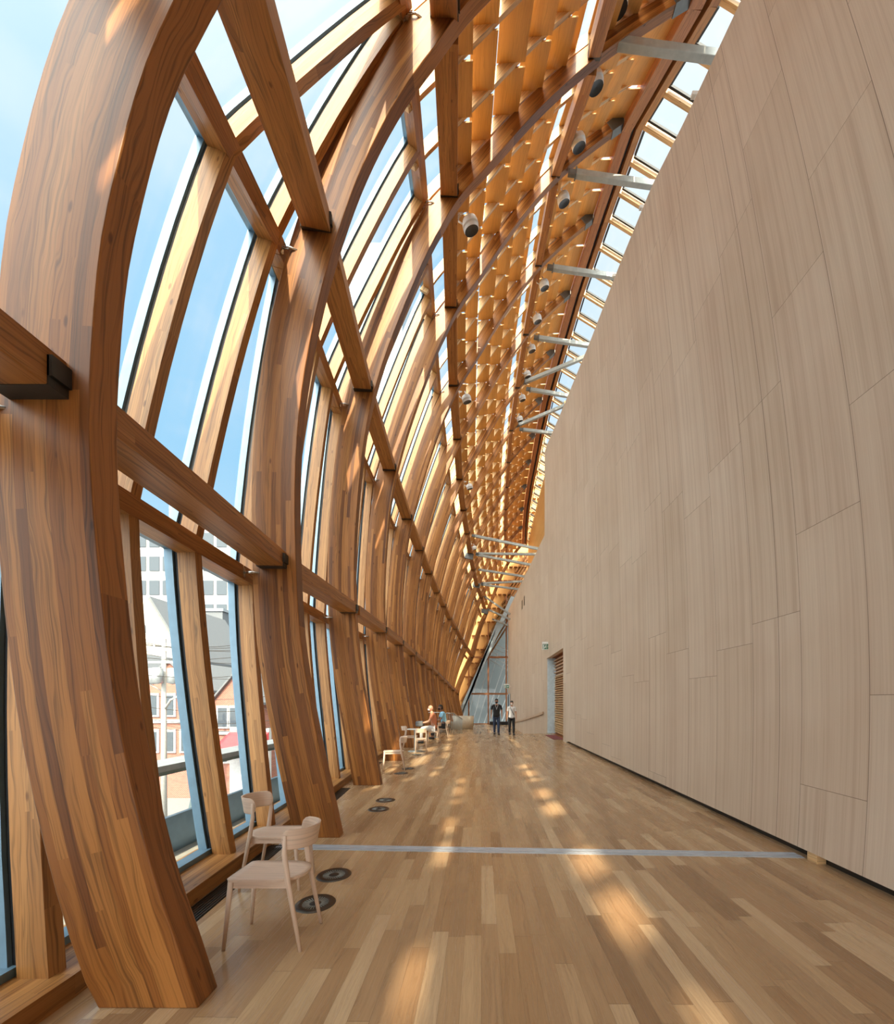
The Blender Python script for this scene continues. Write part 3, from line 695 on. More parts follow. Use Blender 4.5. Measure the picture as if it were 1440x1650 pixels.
# ------------------------------------------------------------------ spotlights
def spotlight(px, py, Y, label):
    c = at(px, py, Y); root = empty('spotlight', tuple(c)); r = .17
    ax = Vector((.25, .22, -.95)).normalized()
    mb = MB(); mb.lathe([(.0, -.10), (r*.6, -.09), (r*.88, -.055), (r, .0), (r, .05)], (0, 0, 0), ax, 20); mb.build('housing', 'white', root)
    mb = MB(); mb.lathe([(r*1.02, .045), (r*1.02, .07), (r*.97, .07), (r*.97, .12), (r*.9, .15)], (0, 0, 0), ax, 20); mb.build('bezel', 'white', root)
    mb = MB(); mb.lathe([(r*.9, .148), (r*.5, .135), (0, .13)], (0, 0, 0), ax, 20); mb.build('lens', 'black', root)
    mb = MB(); mb.tube([(-r*1.0, .02, .0), (-r*1.45, .02, .05), (-r*1.5, .02, .2), (-r*.9, .02, .24)], .016, 8); mb.tube([(-r*.9, .02, .24), (-r*2.2, .02, .26)], .02, 8); mb.tube([(0, 0, .1), (-.05, 0, .24)], .02, 8); mb.build('yoke', 'white', root)
    tag(root, label, 'spotlight', 'white spotlights under the roof')
SP = [(995, 0, 7.55, 'topmost white spotlight, cut by the upper picture edge near the topmost purlin'), (958, 128, 8.6, 'white spotlight just below the nearest steel strut'), (931, 226, 9.9, 'white spotlight on the topmost purlin above the fourth rib'),
      (907, 318, 11.6, 'white spotlight beyond the fourth rib, below its steel strut'), (876, 457, 14.6, 'white spotlight just beyond the steel strut of the fifth rib'), (865, 512, 16.2, 'white spotlight just before the sixth rib strut'),
      (856, 560, 18.0, 'white spotlight just beyond the sixth rib strut'), (849, 602, 19.6, 'white spotlight above the rising strut of the seventh rib'), (841, 640, 21.2, 'white spotlight below the level strut of the seventh rib'),
      (837, 674, 22.8, 'white spotlight above the rising strut of the eighth rib'), (757, 359, 8.9, 'large white spotlight beside the upper purlin between third and fourth ribs'), (751, 641, 15.0, 'white spotlight beside the upper purlin beyond the fifth rib'),
      (756, 783, 21.5, 'white spotlight beside the upper purlin beyond the seventh rib'), (764, 882, 28.6, 'small white spotlight above the tenth rib gusset plate')]
for a in SP: spotlight(*a)
for (px, py, lb) in ((1122, 134, 'tiny white camera on the wall top by the nearest strut'), (1037, 323, 'tiny white camera on the wall top by the fourth rib strut'), (993, 433, 'tiny white camera on the wall top by the fifth rib strut')):
    Y = 2178/(px-775-4); c = at(px, py, Y); root = empty('security_camera', (WX+.03, Y, wtop(Y))); tag(root, lb, 'camera', 'tiny cameras along the wall top')
    mb = MB(); mb.box((-.02, -.02, 0), (.02, .02, .05)); mb.build('post', 'white', root)
    mb = MB(); mb.box((-.07, -.03, .05), (.03, .03, .11)); mb.build('housing', 'white', root)

# ------------------------------------------------------------------ end window, slanting bars
E_Y = 42.3
we = empty('window_100', (0, E_Y, -.76)); struct(we, 'tall end window with timber mullions closing the far end of the hall', 'window')
def ex(px): return (px-VPX)*E_Y/FPX
def ez(py): return EYE+(VPY-py)*E_Y/FPX+.76
for px, y0, y1 in ((755, 1168, 1060), (786.5, 1168, 1005), (815.5, 1168, 960)):
    mb = MB(); mb.box((ex(px)-.07, -.06, ez(y0)), (ex(px)+.07, .1, ez(y1))); mb.build('mullion', 'ridge', we)
for py, x0, x1 in ((1059, 762, 820), (1118, 752, 820), (1167, 748, 820)):
    mb = MB(); mb.box((ex(x0), -.08, ez(py)-.09), (ex(x1), .1, ez(py)+.09)); mb.build('transom', 'ridge', we)
mb = MB(); pts = [(737, 1166), (822, 1166), (822, 955), (806, 975)]
for yy in (.0, .012):
    q = [Vector((ex(a), yy, ez(b_))) for a, b_ in pts]; mb.quad(q if yy else q[::-1])
mb.build('pane', 'glass', we, merge=False)
for k, (a, b_) in enumerate((((736, 1160), (826, 962)), ((741, 1160), (803, 1000)))):
    mb = MB(); mb.bar(at(a[0], a[1], 41.9), at(b_[0], b_[1], 41.9), .42 if k == 0 else .22, .3, (0, 1, 0))
    tag(mb.build('steel_column', 'column'), ('broad' if k == 0 else 'slender') + ' inclined blue-grey steel column beside the far end window', 'column')
mb = MB(); mb.box((-16, 50, -7), (14, 50.5, 22)); tag(mb.build('neighbouring_building', 'concrete'), 'grey building wall seen through the far end window', 'building')
mb = MB()
for k in range(13):  # pale diagonal lines beyond the end glass, drawn as thin white bars
    x = -4.4+k*.62; mb.bar((x, 46+random.uniform(-.6, .6), -2), (x+2.6+random.uniform(-.5, 1.2), 46, 7.2+random.uniform(-1, 1.5)), .09, .05, (0, 1, 0))
for k in range(5): mb.bar((.2, 45, 8.6-k*.5), (4, 45, 6.6-k*.55), .10, .05, (0, 1, 0))
tag(mb.build('slanting_bars', 'offwhite'), 'white slanting bars outside the far end window', 'lattice')
mb = MB(); mb.box((-.9, 0, 0), (.95, .5, .32)); o = mb.build('plinth', 'black'); o.location = (1.75, 41.0, -.76); tag(o, 'low dark plinth in front of the far end window', 'plinth')
mb = MB(); pr = []
for k in range(13):
    a = math.pi*k/12; pr.append((-.95*math.cos(a)*1.0, -.55*math.sin(a)))
for k in range(12):
    (xa, ya), (xb, yb) = pr[k], pr[k+1]; mb.quad([(xa, ya, 0), (xb, yb, 0), (xb*1.08, yb*1.08, 1.12), (xa*1.08, ya*1.08, 1.12)], None, True)
mb.quad([(x*1.08, y*1.08, 1.12) for x, y in pr]); mb.quad([(x, y, 0) for x, y in pr][::-1]); mb.quad([(-.95, 0, 0), (-1.026, 0, 1.12), (1.026, 0, 1.12), (.95, 0, 0)])
o = mb.build('counter', 'beige'); o.location = (-1.63, 35, -.76); tag(o, 'pale rounded counter standing beyond the stair railing', 'counter')

mb = MB()
gp = [(725, 1175), (735, 1157), (826, 958), (880, 880), (880, 700), (690, 700), (690, 1000)]
Y = 42.75; A = [at(a, b_, Y) for a, b_ in gp]; B = [p+Vector((0, .25, 0)) for p in A]
mb.quad(A); mb.quad(B[::-1])
for k in range(len(A)): mb.quad([A[k], A[(k+1) % len(A)], B[(k+1) % len(A)], B[k]])
struct(mb.build('wall_end', 'slat'), 'timber boarded gable above the far end window', 'wall')
mb = MB(); random.seed(3)
for k in range(9):
    a = at(742+k*11, 1130-k*26, 42.6); d = Vector((.62, 0, 1)); mb.bar(a, a+d*(9-k*.3), .16, .22, (0, 1, 0))
for r in range(16):
    for c in range(15):
        px, py = 748+c*7.5+r*1.5, 1090-r*22
        if (px-735)/91 > (1157-py)/199-.02: continue
        p = at(px, py, 42.6); mb.bar(p, p+Vector((.36, .0, .0)), .5, .05, (0, 0, 1))
random.seed(11)
struct(mb.build('trim_5', 'beam'), 'timber rafters and slats on the far gable', 'trim')

# stair railing
rt = empty('stair_railing', (-1.35, 20.0, 0)); tag(rt, 'metal railing of thin bars sloping down behind the seated people', 'railing')
hp = [Vector((-.35, -.15, 1.02)), Vector((.0, .0, 1.02)), Vector((.25, 3.6, .58))]
mb = MB(); mb.tube(hp, .025, 8); mb.build('handrail', 'pin', rt)
for k in range(17):
    f = k/16
    p = hp[0].lerp(hp[1], f*4) if f < .25 else hp[1].lerp(hp[2], (f-.25)/.75)
    fl = 0 if p.y < .25 else -.098*(p.y-.25)
    mb = MB(); mb.tube([Vector((p.x, p.y, fl)), p], .011, 6); mb.build('baluster', 'galv', rt)
# wall handrail
hr = empty('wall_handrail', (WX-.07, 21.4, 1.0)); tag(hr, 'timber handrail sloping along the veneer wall beside the louvred doorway', 'handrail')
pp = [Vector((0, 0, 0)), Vector((-.22, 9.5, -.86)), Vector((-.22, 10.2, -.86)), Vector((-.38, 15.5, -1.3))]
mb = MB()
for a, b_ in zip(pp, pp[1:]): mb.bar(a, b_, .05, .13)
mb.build('rail', 'louvre', hr)
for f in (.1, .5, .9):
    p = pp[0].lerp(pp[1], f); mb = MB(); mb.tube([p+Vector((.07-.0, 0, -.08)), p+Vector((0, 0, -.06))], .012, 6); mb.build('bracket', 'steel', hr)

# exit signs
def exit_sign(loc, s_, label):
    root = empty('exit_sign', loc); root.scale = (s_, s_, s_); tag(root, label, 'sign', 'green exit signs')
    mb = MB(); mb.box((-.24, 0, -.2), (.24, .07, .2)); mb.build('housing', 'white', root)
    if s_ > 1: mb = MB(); mb.box((.24, .02, -.03), (.375, .05, .03)); mb.build('bracket', 'white', root)
    mb = MB(); mb.box((-.215, -.012, -.17), (.215, .0, .09)); mb.build('green_panel', 'green', root)
    mb = MB()                               # running figure leaving through a doorway, and an arrow
    y0, y1 = -.018, -.012
    for b_ in ((-.19, -.15, -.165, .06), (-.19, -.01, .05, .065), (-.025, -.01, -.15, .06)): mb.box((b_[0], y0, b_[2]), (b_[1], y1, b_[3]), 2)
    c = lambda pts: (mb.quad([(x, y0, z) for x, z in pts]), mb.quad([(x, y1, z) for x, z in pts][::-1]))
    c([(-.10, .0), (-.07, .0), (-.065, .03), (-.095, .03)]); c([(-.12, -.06), (-.085, -.07), (-.06, -.005), (-.095, .0)]); c([(-.12, -.06), (-.085, -.07), (-.05, -.12), (-.07, -.13)]); c([(-.12, -.06), (-.1, -.07), (-.12, -.13), (-.145, -.12)]); c([(-.07, -.01), (-.035, -.045), (-.045, -.055), (-.08, -.03)])
    c([(.03, -.055), (.12, -.055), (.12, -.025), (.03, -.025)]); c([(.11, -.11), (.185, -.04), (.11, .03), (.09, .01), (.14, -.04), (.09, -.09)])
    mb.build('pictogram', 'signwhite', root, merge=False)
exit_sign((at(885, 1041, 20.3).x-.13, 20.2, at(885, 1041, 20.3).z), 1.0, 'green exit sign above the louvred doorway')
mb = MB(); 
exit_sign((at(818, 1105.5, 38).x-.12, 38, at(818, 1105.5, 38).z), 1.05, 'far green exit sign beside the end window')
d2 = empty('door_2', (2.8, 39.5, -.76)); struct(d2, 'narrow far doorway beside the end window', 'door')
mb = MB(); mb.box((-.12, -.05, 0), (-.02, 1.4, 3.1)); mb.build('frame', 'bluepanel', d2); mb = MB(); mb.box((-.16, .1, .05), (-.11, 1.25, 3.0)); mb.build('leaf', 'darkglass', d2)
# air grilles on the wall
for k, px in enumerate((844.2, 847.6)):
    Y = 30.5-k*1.2; z = at(846, 972, 30).z; mb = MB()
    for q in range(6): mb.box((-.02, -.22, -.3+q*.11), (.0, .22, -.24+q*.11))
    o = mb.build('air_grille', 'grille'); o.location = (wallx(Y)-.002, Y, z); tag(o, ('farther' if k == 0 else 'nearer') + ' of two small dark grilles high on the far veneer wall', 'grille')

# ------------------------------------------------------------------ floor diffusers
def diffuser(x, y, label, src=[None]):
    if src[0] is None:
        root = empty('floor_diffuser'); r = .155
        mb = MB(); mb.lathe([(r*.62, .004), (r*.66, .008), (r*.95, .008), (r, .0)], n=32); mb.build('rim', 'bronze', root)
        mb = MB(); mb.lathe([(0, .0015), (r*.64, .0015)], n=32); mb.build('well', 'grille', root)
        mb = MB()
        for k in range(28):
            a = 2*math.pi*k/28; c, s_ = math.cos(a), math.sin(a); mb.bar((c*.045, s_*.045, .004), (c*.098, s_*.098, .005), .004, .004)
        mb.build('fins', 'galv', root)
        mb = MB(); mb.lathe([(.0, .005), (.042, .005), (.046, .002)], n=20); mb.build('hub', 'black', root); src[0] = root
    else: root = copy_tree(src[0])
    root.location = (x, y, 0); tag(root, label, 'floor vent', 'round floor diffusers')
for px, py, lb in ((508, 1456, 'round bronze floor diffuser under the rear leg of the nearest chair'), (538, 1410, 'round bronze floor diffuser just behind the nearest chair'), (610, 1304, 'round floor diffuser right of the second rib, nearer of the pair'), (621, 1289.5, 'round floor diffuser right of the second rib, farther of the pair'),
                   (646, 1246, 'round floor diffuser under the chair past the third rib'), (657, 1238.5, 'round floor diffuser just beyond the chair past the third rib'), (671, 1216, 'round floor diffuser under the chair past the fourth rib, nearer of the pair'), (679, 1211.5, 'round floor diffuser under the chair past the fourth rib, farther of the pair')):
    Y = EYE*FPX/(py-VPY); diffuser((px-VPX)*Y/FPX, Y, lb)

# ------------------------------------------------------------------ chairs
def make_chair():
    """faces -y at the origin: the back is at +y"""
    root = empty('dining_chair')
    sw, sz = .44, .455; yf, yb = -.235, .235
    def outline(n=8):
        pts = []
        for sx, yy, a0, rx, ry in ((1, yf, -90, .04, .04), (1, yb, 0, .19, .17), (-1, yb, 90, .19, .17), (-1, yf, 180, .04, .04)):
            cx, cy_ = sx*(sw/2-rx), (yf+ry if yy == yf else yb-ry)
            for k in range(n+1):
                a = math.radians(a0+90*k/n); pts.append((cx+rx*math.cos(a), cy_+ry*math.sin(a)))
        return pts
    ol = outline(); mb = MB()
    top = [(x, y, sz) for x, y in ol]; bot = [(x*.985, y*.985, sz-.017) for x, y in ol]; inn = [(x*.8, y*.8, sz-.006) for x, y in ol]; ct = (0, .0, sz-.012)
    n = len(ol); uvp = lambda p: (p[1]+1, p[0]+1)
    for k in range(n):
        k2 = (k+1) % n
        for q in ([inn[k], inn[k2], ct], [top[k], top[k2], inn[k2], inn[k]], [bot[k], bot[k2], top[k2], top[k]]): mb.quad(q, [uvp(p) for p in q], q[0] is not bot[k])
    mb.quad(bot[::-1]); mb.build('seat', 'chair', root)
    mb = MB()
    for s_ in (-1, 1): mb.box((s_*(sw/2-.035)-.010, yf+.03, sz-.062), (s_*(sw/2-.035)+.010, .16, sz-.017))
    mb.box((-sw/2+.03, yf+.025, sz-.062), (sw/2-.03, yf+.045, sz-.017)); mb.box((-sw/2+.03, .14, sz-.062), (sw/2-.03, .16, sz-.017)); mb.build('apron', 'chair', root)
    for s_ in (-1, 1):
        mb = MB(); mb.tube([(s_*(sw/2-.005), yf-.012, 0), (s_*(sw/2-.022), yf+.028, sz-.017)], [.0115, .018], 12); mb.build('leg', 'chair', root)
        mb = MB(); mb.tube([(s_*(sw/2+.01), .25, 0), (s_*(sw/2-.004), .165, sz), (s_*(sw/2-.008), .142, .62), (s_*(sw/2-.012), .146, .735)], [.0115, .019, .0165, .010], 12); mb.build('leg', 'chair', root)
    # deeply curved back that wraps round to the tops of the rear legs
    mb = MB(); K = 22
    def bp_(f, z, o):
        a = (f-.5)*2*math.radians(96); rx, ry = sw/2-.026+o, .145+o; x = rx*math.sin(a); y = .135+ry*math.cos(a)+(z-.70)*.18
        return (x, y, z)
    rows = [(.642, .80), (.652, .90), (.68, .975), (.715, 1.0), (.75, .985), (.768, .93), (.776, .84)]
    def Gc(k, r, o): z, wd = rows[r]; return bp_(.5+(k/K-.5)*wd, z, o)
    uvb = lambda q: [(p[0]+p[1]+1, p[2]) for p in q]
    for r in range(len(rows)-1):
        for k in range(K):
            for o, fl in ((0, 0), (.013, 1)):
                q = [Gc(k, r, o), Gc(k+1, r, o), Gc(k+1, r+1, o), Gc(k, r+1, o)]; q = q[::-1] if fl else q; mb.quad(q, uvb(q), True)
    for k in range(K):
        for r in (0, len(rows)-1): q = [Gc(k, r, 0), Gc(k+1, r, 0), Gc(k+1, r, .013), Gc(k, r, .013)]; mb.quad(q)
    for r in range(len(rows)-1):
        for k in (0, K): q = [Gc(k, r, 0), Gc(k, r+1, 0), Gc(k, r+1, .013), Gc(k, r, .013)]; mb.quad(q)
    mb.build('backrest', 'chair', root)
    return root
ch0 = make_chair()
R_ = math.radians
CH = [(-1.405, 2.785, R_(-90), 'pale wooden chair nearest of all, standing on the floor beside the first rib'), (-1.79, 3.62, R_(91), 'pale wooden chair facing right, just behind the nearest chair'),
      (-2.02, 9.5, R_(-80), 'lone pale chair seen sideways just past the third rib'), (-1.86, 12.65, R_(188), 'pale chair with its back to the viewer past the fourth rib'),
      (-2.35, 13.6, R_(95), 'pale chair facing right, partly behind the one seen from its back'), (-1.83, 15.85, R_(-78), 'pale chair under the seated person in orange'), (-1.62, 17.5, R_(-95), 'pale chair under the seated person in blue')]
for k, (x, y, a, lb) in enumerate(CH):
    o = ch0 if k == 0 else copy_tree(ch0)
    o.location = (x, y, 0); o.rotation_euler = (0, 0, a); tag(o, lb, 'chair', 'pale wooden chairs along the ribs')
    if k < 2: o.scale = (.74, 1, 1)
# tables
def table(x, y, r, h, label):
    root = empty('cafe_table', (x, y, 0)); tag(root, label, 'table')
    mb = MB(); mb.lathe([(0, h), (r, h), (r, h-.022), (0, h-.022)], n=28); mb.build('tabletop', 'white', root)
    mb = MB(); mb.lathe([(.028, h-.022), (.028, .03)], n=12); mb.build('pedestal', 'galv', root)
    mb = MB(); mb.lathe([(0, .03), (.04, .028), (.22, .012), (.22, 0)], n=24); mb.build('base', 'galv', root)
table(-2.12, 13.1, .25, .72, 'small white round table between two pale chairs past the fourth rib')
table(-2.05, 18.1, .28, 1.12, 'thin tall white table behind the person in orange')

# ------------------------------------------------------------------ people
def skin(name, verts, edges, mat, parent, sub=2):
    me = bpy.data.meshes.new(name); me.from_pydata([v[0] for v in verts], edges, []); o = bpy.data.objects.new(name, me); C.objects.link(o)
    md = o.modifiers.new('skin', 'SKIN'); md.use_smooth_shade = True
    for k, v in enumerate(verts):
        r = v[1]; me.skin_vertices[0].data[k].radius = r if isinstance(r, tuple) else (r, r)
    me.skin_vertices[0].data[0].use_root = True
    sm = o.modifiers.new('sub', 'SUBSURF'); sm.levels = sub; sm.render_levels = sub
    me.materials.append(M[mat]); o.parent = parent; return o
def chain(verts, edges, start, pts):
    k = start
    for p in pts:
        verts.append(p); edges.append((k, len(verts)-1)); k = len(verts)-1
    return k
def hand(verts, edges, wrist_idx, w, d, side):
    """five short finger chains from the palm"""
    d = Vector(d).normalized(); w = Vector(w); s_ = Vector(side).normalized()
    palm = chain(verts, edges, wrist_idx, [(tuple(w+d*.05), (.03, .018))])
    for q, l in ((-.027, .062), (-.009, .075), (.009, .07), (.025, .055)):
        chain(verts, edges, palm, [(tuple(w+d*.095+s_*q), .0085), (tuple(w+d*(.095+l*.55)+s_*q+Vector((0, .012, 0))), .008), (tuple(w+d*(.095+l)+s_*q+Vector((0, .022, 0))), .007)])
    chain(verts, edges, wrist_idx, [(tuple(w+d*.04-s_*.035), .010), (tuple(w+d*.08-s_*.048), .009)])
def head(parent, c, skinm, face, hair=None, mask='whitecloth', r=1.0):
    """head ellipsoid with nose, ears, eyes, mask; face = horizontal facing direction"""
    c = Vector(c); f = Vector(face).normalized(); sd_ = f.cross(Vector((0, 0, 1))); up = Vector((0, 0, 1))
    mb = MB()
    def ell(mb, cc, rx, ry, rz, n=16, m=10, lo=-math.pi/2, hi=math.pi/2):
        for a in range(m):
            for k in range(n):
                def p(aa, kk):
                    th = lo+(hi-lo)*aa/m; ph = 2*math.pi*kk/n; chin = 1-.22*max(0, -math.sin(th))
                    return cc+sd_*rx*chin*math.cos(th)*math.cos(ph)+f*ry*math.cos(th)*math.sin(ph)+up*rz*math.sin(th)
                mb.quad([p(a, k), p(a, k+1), p(a+1, k+1), p(a+1, k)], None, True)
    ell(mb, c, .078*r, .098*r, .118*r)
    ell(mb, c+f*.098*r-up*.012, .014, .018, .022, 8, 5)
    for s_ in (-1, 1): ell(mb, c+sd_*s_*.079*r-up*.005, .012, .02, .03, 8, 5)
    h = mb.build('head', skinm, parent)
    mb = MB()
    for s_ in (-1, 1): ell(mb, c+f*.088*r+sd_*s_*.031+up*.012, .013, .008, .008, 8, 5)
    mb.build('eyes', 'black', parent)
    if mask:
        mb = MB(); ell(mb, c+f*.045*r-up*.05, .064*r, .072*r, .052*r, 14, 7); mb.build('face_mask', mask, parent)
    if hair:
        mb = MB(); ell(mb, c-f*.006+up*.036, .085*r, .102*r, .098*r, 16, 8, .1, math.pi/2); ell(mb, c-f*.04-up*.01, .08*r, .07*r, .09*r, 14, 8); mb.build('hair', 'hair', parent)
def walker(loc, h, shirt, pants, skinm, label, woman=False, mask='blackcloth'):
    s_ = h/1.72; root = empty('person', loc); root.scale = (s_,)*3; tag(root, label, 'person')
    sw = .17 if woman else .20
    v = [((0, 0, .93), (.11, .07)), ((0, 0, 1.10), (.11 if woman else .135, .085)), ((0, .0, 1.30), (.15 if woman else .175, .105)), ((0, 0, 1.42), (.11, .08)), ((0, -.005, 1.47), .052), ((0, -.01, 1.54), .05)]
    e = [(k, k+1) for k in range(5)]
    for sg in (-1, 1):
        st = sg*.0
        fwd = -.14 if sg > 0 else .13
        chain(v, e, 0, [((sg*.085, 0, .86), (.085, .09)), ((sg*.095, fwd*.55, .50), .058), ((sg*.095, fwd+.05 if sg < 0 else fwd, .09), .04), ((sg*.10, fwd-.06 if sg > 0 else fwd-.02, .035), (.035, .03)), ((sg*.105, fwd-.16 if sg > 0 else fwd-.13, .03), (.036, .024))])
        k = chain(v, e, 3, [((sg*sw, 0, 1.39), .055), ((sg*(sw+.055), .02, 1.12), .04), ((sg*(sw+.06), -.06*sg, .90), .027)])
        hand(v, e, k, (sg*(sw+.06), -.06*sg, .90), (0, -.1, -1), (0, 1, 0))
    skin('body', v, e, skinm, root)
    # clothes
    cv = [((0, 0, .83), (.19, .14)), ((0, 0, .95), (.18, .13)), ((0, 0, 1.08), (.15 if woman else .175, .112)), ((0, 0, 1.30), (.17 if woman else .195, .12)), ((0, 0, 1.43), (.12, .085))]; ce = [(0, 1), (1, 2), (2, 3), (3, 4)]
    for sg in (-1, 1): chain(cv, ce, 4, [((sg*(sw+.005), 0, 1.385), .07), ((sg*(sw+.045), .012, 1.19), .058)])
    skin('shirt', cv, ce, shirt, root)
    pv = [((0, 0, .96), (.165, .115))]; pe = []
    for sg in (-1, 1):
        fwd = -.14 if sg > 0 else .13
        chain(pv, pe, 0, [((sg*.085, 0, .84), (.1, .105)), ((sg*.095, fwd*.55, .50), .075), ((sg*.095, fwd+.05 if sg < 0 else fwd, .12), .058), ((sg*.095, fwd+.05 if sg < 0 else fwd, .06), .055)])
    skin('trousers', pv, pe, pants, root)
    for sg in (-1, 1):
        fwd = -.14 if sg > 0 else .13; mb = MB(); mb.box((sg*.1-.05, fwd-.17, 0), (sg*.1+.05, fwd+.09, .085)); mb.build('shoe', 'black', root, bevel=.025)
    head(root, (0, -.02, 1.62), skinm, (0, -1, 0), True, mask)
    if not woman: mb = MB(); mb.tube([(-.07, -.10, 1.44), (-.02, -.135, 1.3), (0, -.14, 1.2), (.02, -.135, 1.3), (.07, -.10, 1.44)], .006, 6); mb.build('lanyard', 'whitecloth', root)
    else: mb = MB(); mb.tube([(-.10, -.07, 1.46), (.0, -.145, 1.22), (.10, -.13, 1.02)], .014, 6); mb.build('bag_strap', 'blackcloth', root)
walker((.74, 19.75, 0), 1.70, 'blackcloth', 'navy', 'skin_tan', 'walking person in black shirt and dark jeans, left of the pair')
walker((1.46, 19.6, 0), 1.60, 'whitecloth', 'blackcloth', 'skin', 'walking person in white shirt and black trousers beside the one in black', True, 'whitecloth')

def sitter(loc, rz, shirt, pants, skinm, label, hair, mask, strap):
    """sits facing -y, hips over the seat"""
    root = empty('person', loc, rz); tag(root, label, 'person')
    v = [((0, .08, .56), (.15, .13)), ((0, .10, .75), (.16, .125)), ((0, .06, .98), (.17, .115)), ((0, .02, 1.12), (.10, .08)), ((0, -.01, 1.18), .055), ((0, -.03, 1.24), .05)]
    e = [(k, k+1) for k in range(5)]
    for sg in (-1, 1):
        chain(v, e, 0, [((sg*.10, 0, .55), .09), ((sg*.12, -.38, .56), .066), ((sg*.12, -.40, .12), .042), ((sg*.12, -.42, .035), (.035, .03)), ((sg*.12, -.53, .03), (.036, .024))])
        k = chain(v, e, 3, [((sg*.19, .02, 1.08), .055), ((sg*.23, -.10, .82), .042), ((sg*.12, -.32, .78), .028)])
        hand(v, e, k, (sg*.12, -.32, .78), (-sg*.4, -1, -.05), (0, 0, 1))
    skin('body', v, e, skinm, root)
    cv = [((0, .08, .54), (.165, .14)), ((0, .10, .75), (.18, .14)), ((0, .06, .98), (.19, .13)), ((0, .02, 1.13), (.12, .09))]; ce = [(0, 1), (1, 2), (2, 3)]
    for sg in (-1, 1): chain(cv, ce, 3, [((sg*.195, .02, 1.075), .072), ((sg*.225, -.06, .90), .06)])
    skin('shirt', cv, ce, shirt, root)
    pv = [((0, .08, .55), (.16, .12))]; pe = []
    for sg in (-1, 1): chain(pv, pe, 0, [((sg*.10, 0, .555), .105), ((sg*.12, -.39, .565), .085), ((sg*.12, -.40, .30), .066), ((sg*.12, -.40, .14), .06)])
    skin('trousers', pv, pe, pants, root)
    for sg in (-1, 1): mb = MB(); mb.box((sg*.12-.05, -.55, 0), (sg*.12+.05, -.32, .085)); mb.build('shoe', 'black', root, bevel=.025)
    head(root, (0, -.05, 1.33), skinm, (0, -1, 0), hair, mask)
    if strap: mb = MB(); mb.tube([(-.13, .0, 1.16), (.0, .19, .95), (.14, .2, .7)], .018, 6); mb.build('bag_strap', 'blackcloth', root)
    return root
sitter((-1.90, 15.8, .0), R_(-82), 'orange', 'whitecloth', 'skin', 'seated bald person in orange shirt with white mask and shoulder strap', None, 'whitecloth', True)
sitter((-1.68, 17.45, .0), R_(-75), 'blue', 'blackcloth', 'skin_dark', 'seated dark-haired person in light blue shirt behind the one in orange', True, 'blackcloth', False)
mb = MB(); mb.box((-.14, -.16, -.1), (.14, .16, .1)); o = mb.build('backpack', 'slate', bevel=.05); o.location = (-2.36, 15.73, .74); tag(o, 'dark grey bag held on the lap of the person in orange', 'bag')

# ------------------------------------------------------------------ outside: ledge, parapet, street, buildings
mb = MB(); mb.box((-4.3, -4, -.5), (-2.95, 43, -.3)); struct(mb.build('trim_4', 'pave'), 'pale outer ledge below the glazing', 'ledge')
pr = empty('parapet', (-3.9, 2, -.3)); tag(pr, 'outer parapet with pale metal cap seen through the low windows', 'parapet')
mb = MB(); mb.box((-.22, -5, 1.08), (.22, 40, 1.15)); mb.build('cap', 'cap', pr)
mb = MB(); mb.box((-.03, -5, 0), (.03, 40, .46)); mb.build('panel', 'alu', pr)
mb = MB(); mb.box((-.06, -5, 1.0), (.06, 40, 1.08)); mb.build('top_rail', 'green_steel', pr)
for k in range(14): mb = MB(); mb.bar((-.05, -4+k*1.5, .0), (.0, -3.75+k*1.5, 1.05), .07, .1, (1, 0, 0)); mb.build('post', 'green_steel', pr)
mb = MB(); mb.box((-260, -30, -6.4), (-4.35, 420, -6.2)); struct(mb.build('street', 'road'), 'grey street below the facade', 'street')

def building(name, x0, x1, y0, y1, z1, mat, label, rows, cols, wmat='darkglass', wz0=.0, gx=.75, gz=.6):
    root = empty(name, ((x0+x1)/2, y0, -6.2)); tag(root, label, 'building'); w = x1-x0; h = z1+6.2
    mb = MB(); mb.box((-w/2, 0, 0), (w/2, y1-y0, h)); mb.build('walls', mat, root)
    mb = MB(); mb.box((-w/2-.2, -.2, h), (w/2+.2, y1-y0, h+.4)); mb.build('parapet_cap', 'cap', root)
    for r in range(rows):
        for c in range(cols):
            cw = w/cols; rh = (h-wz0)/rows; mb = MB()
            mb.box((-w/2+cw*(c+.5-gx/2), -.12, wz0+rh*(r+.5-gz/2)), (-w/2+cw*(c+.5+gx/2), .03, wz0+rh*(r+.5+gz/2))); mb.build('window', wmat, root)
    return root
building('office_building', -58, -38.5, 66, 84, 29.5, 'offwhite', 'white office block with rows of dark windows seen through the first window bay', 5, 9, wz0=16.5)
building('office_block', -44, -38.5, 61, 65, 15, 'slate', 'grey low block beside the church seen through the first window bay', 2, 3)
building('pale_apartment_house', -51, -42.5, 86, 98, 27, 'offwhite', 'pale apartment house with grey windows beyond the church roof', 4, 5, wz0=14)
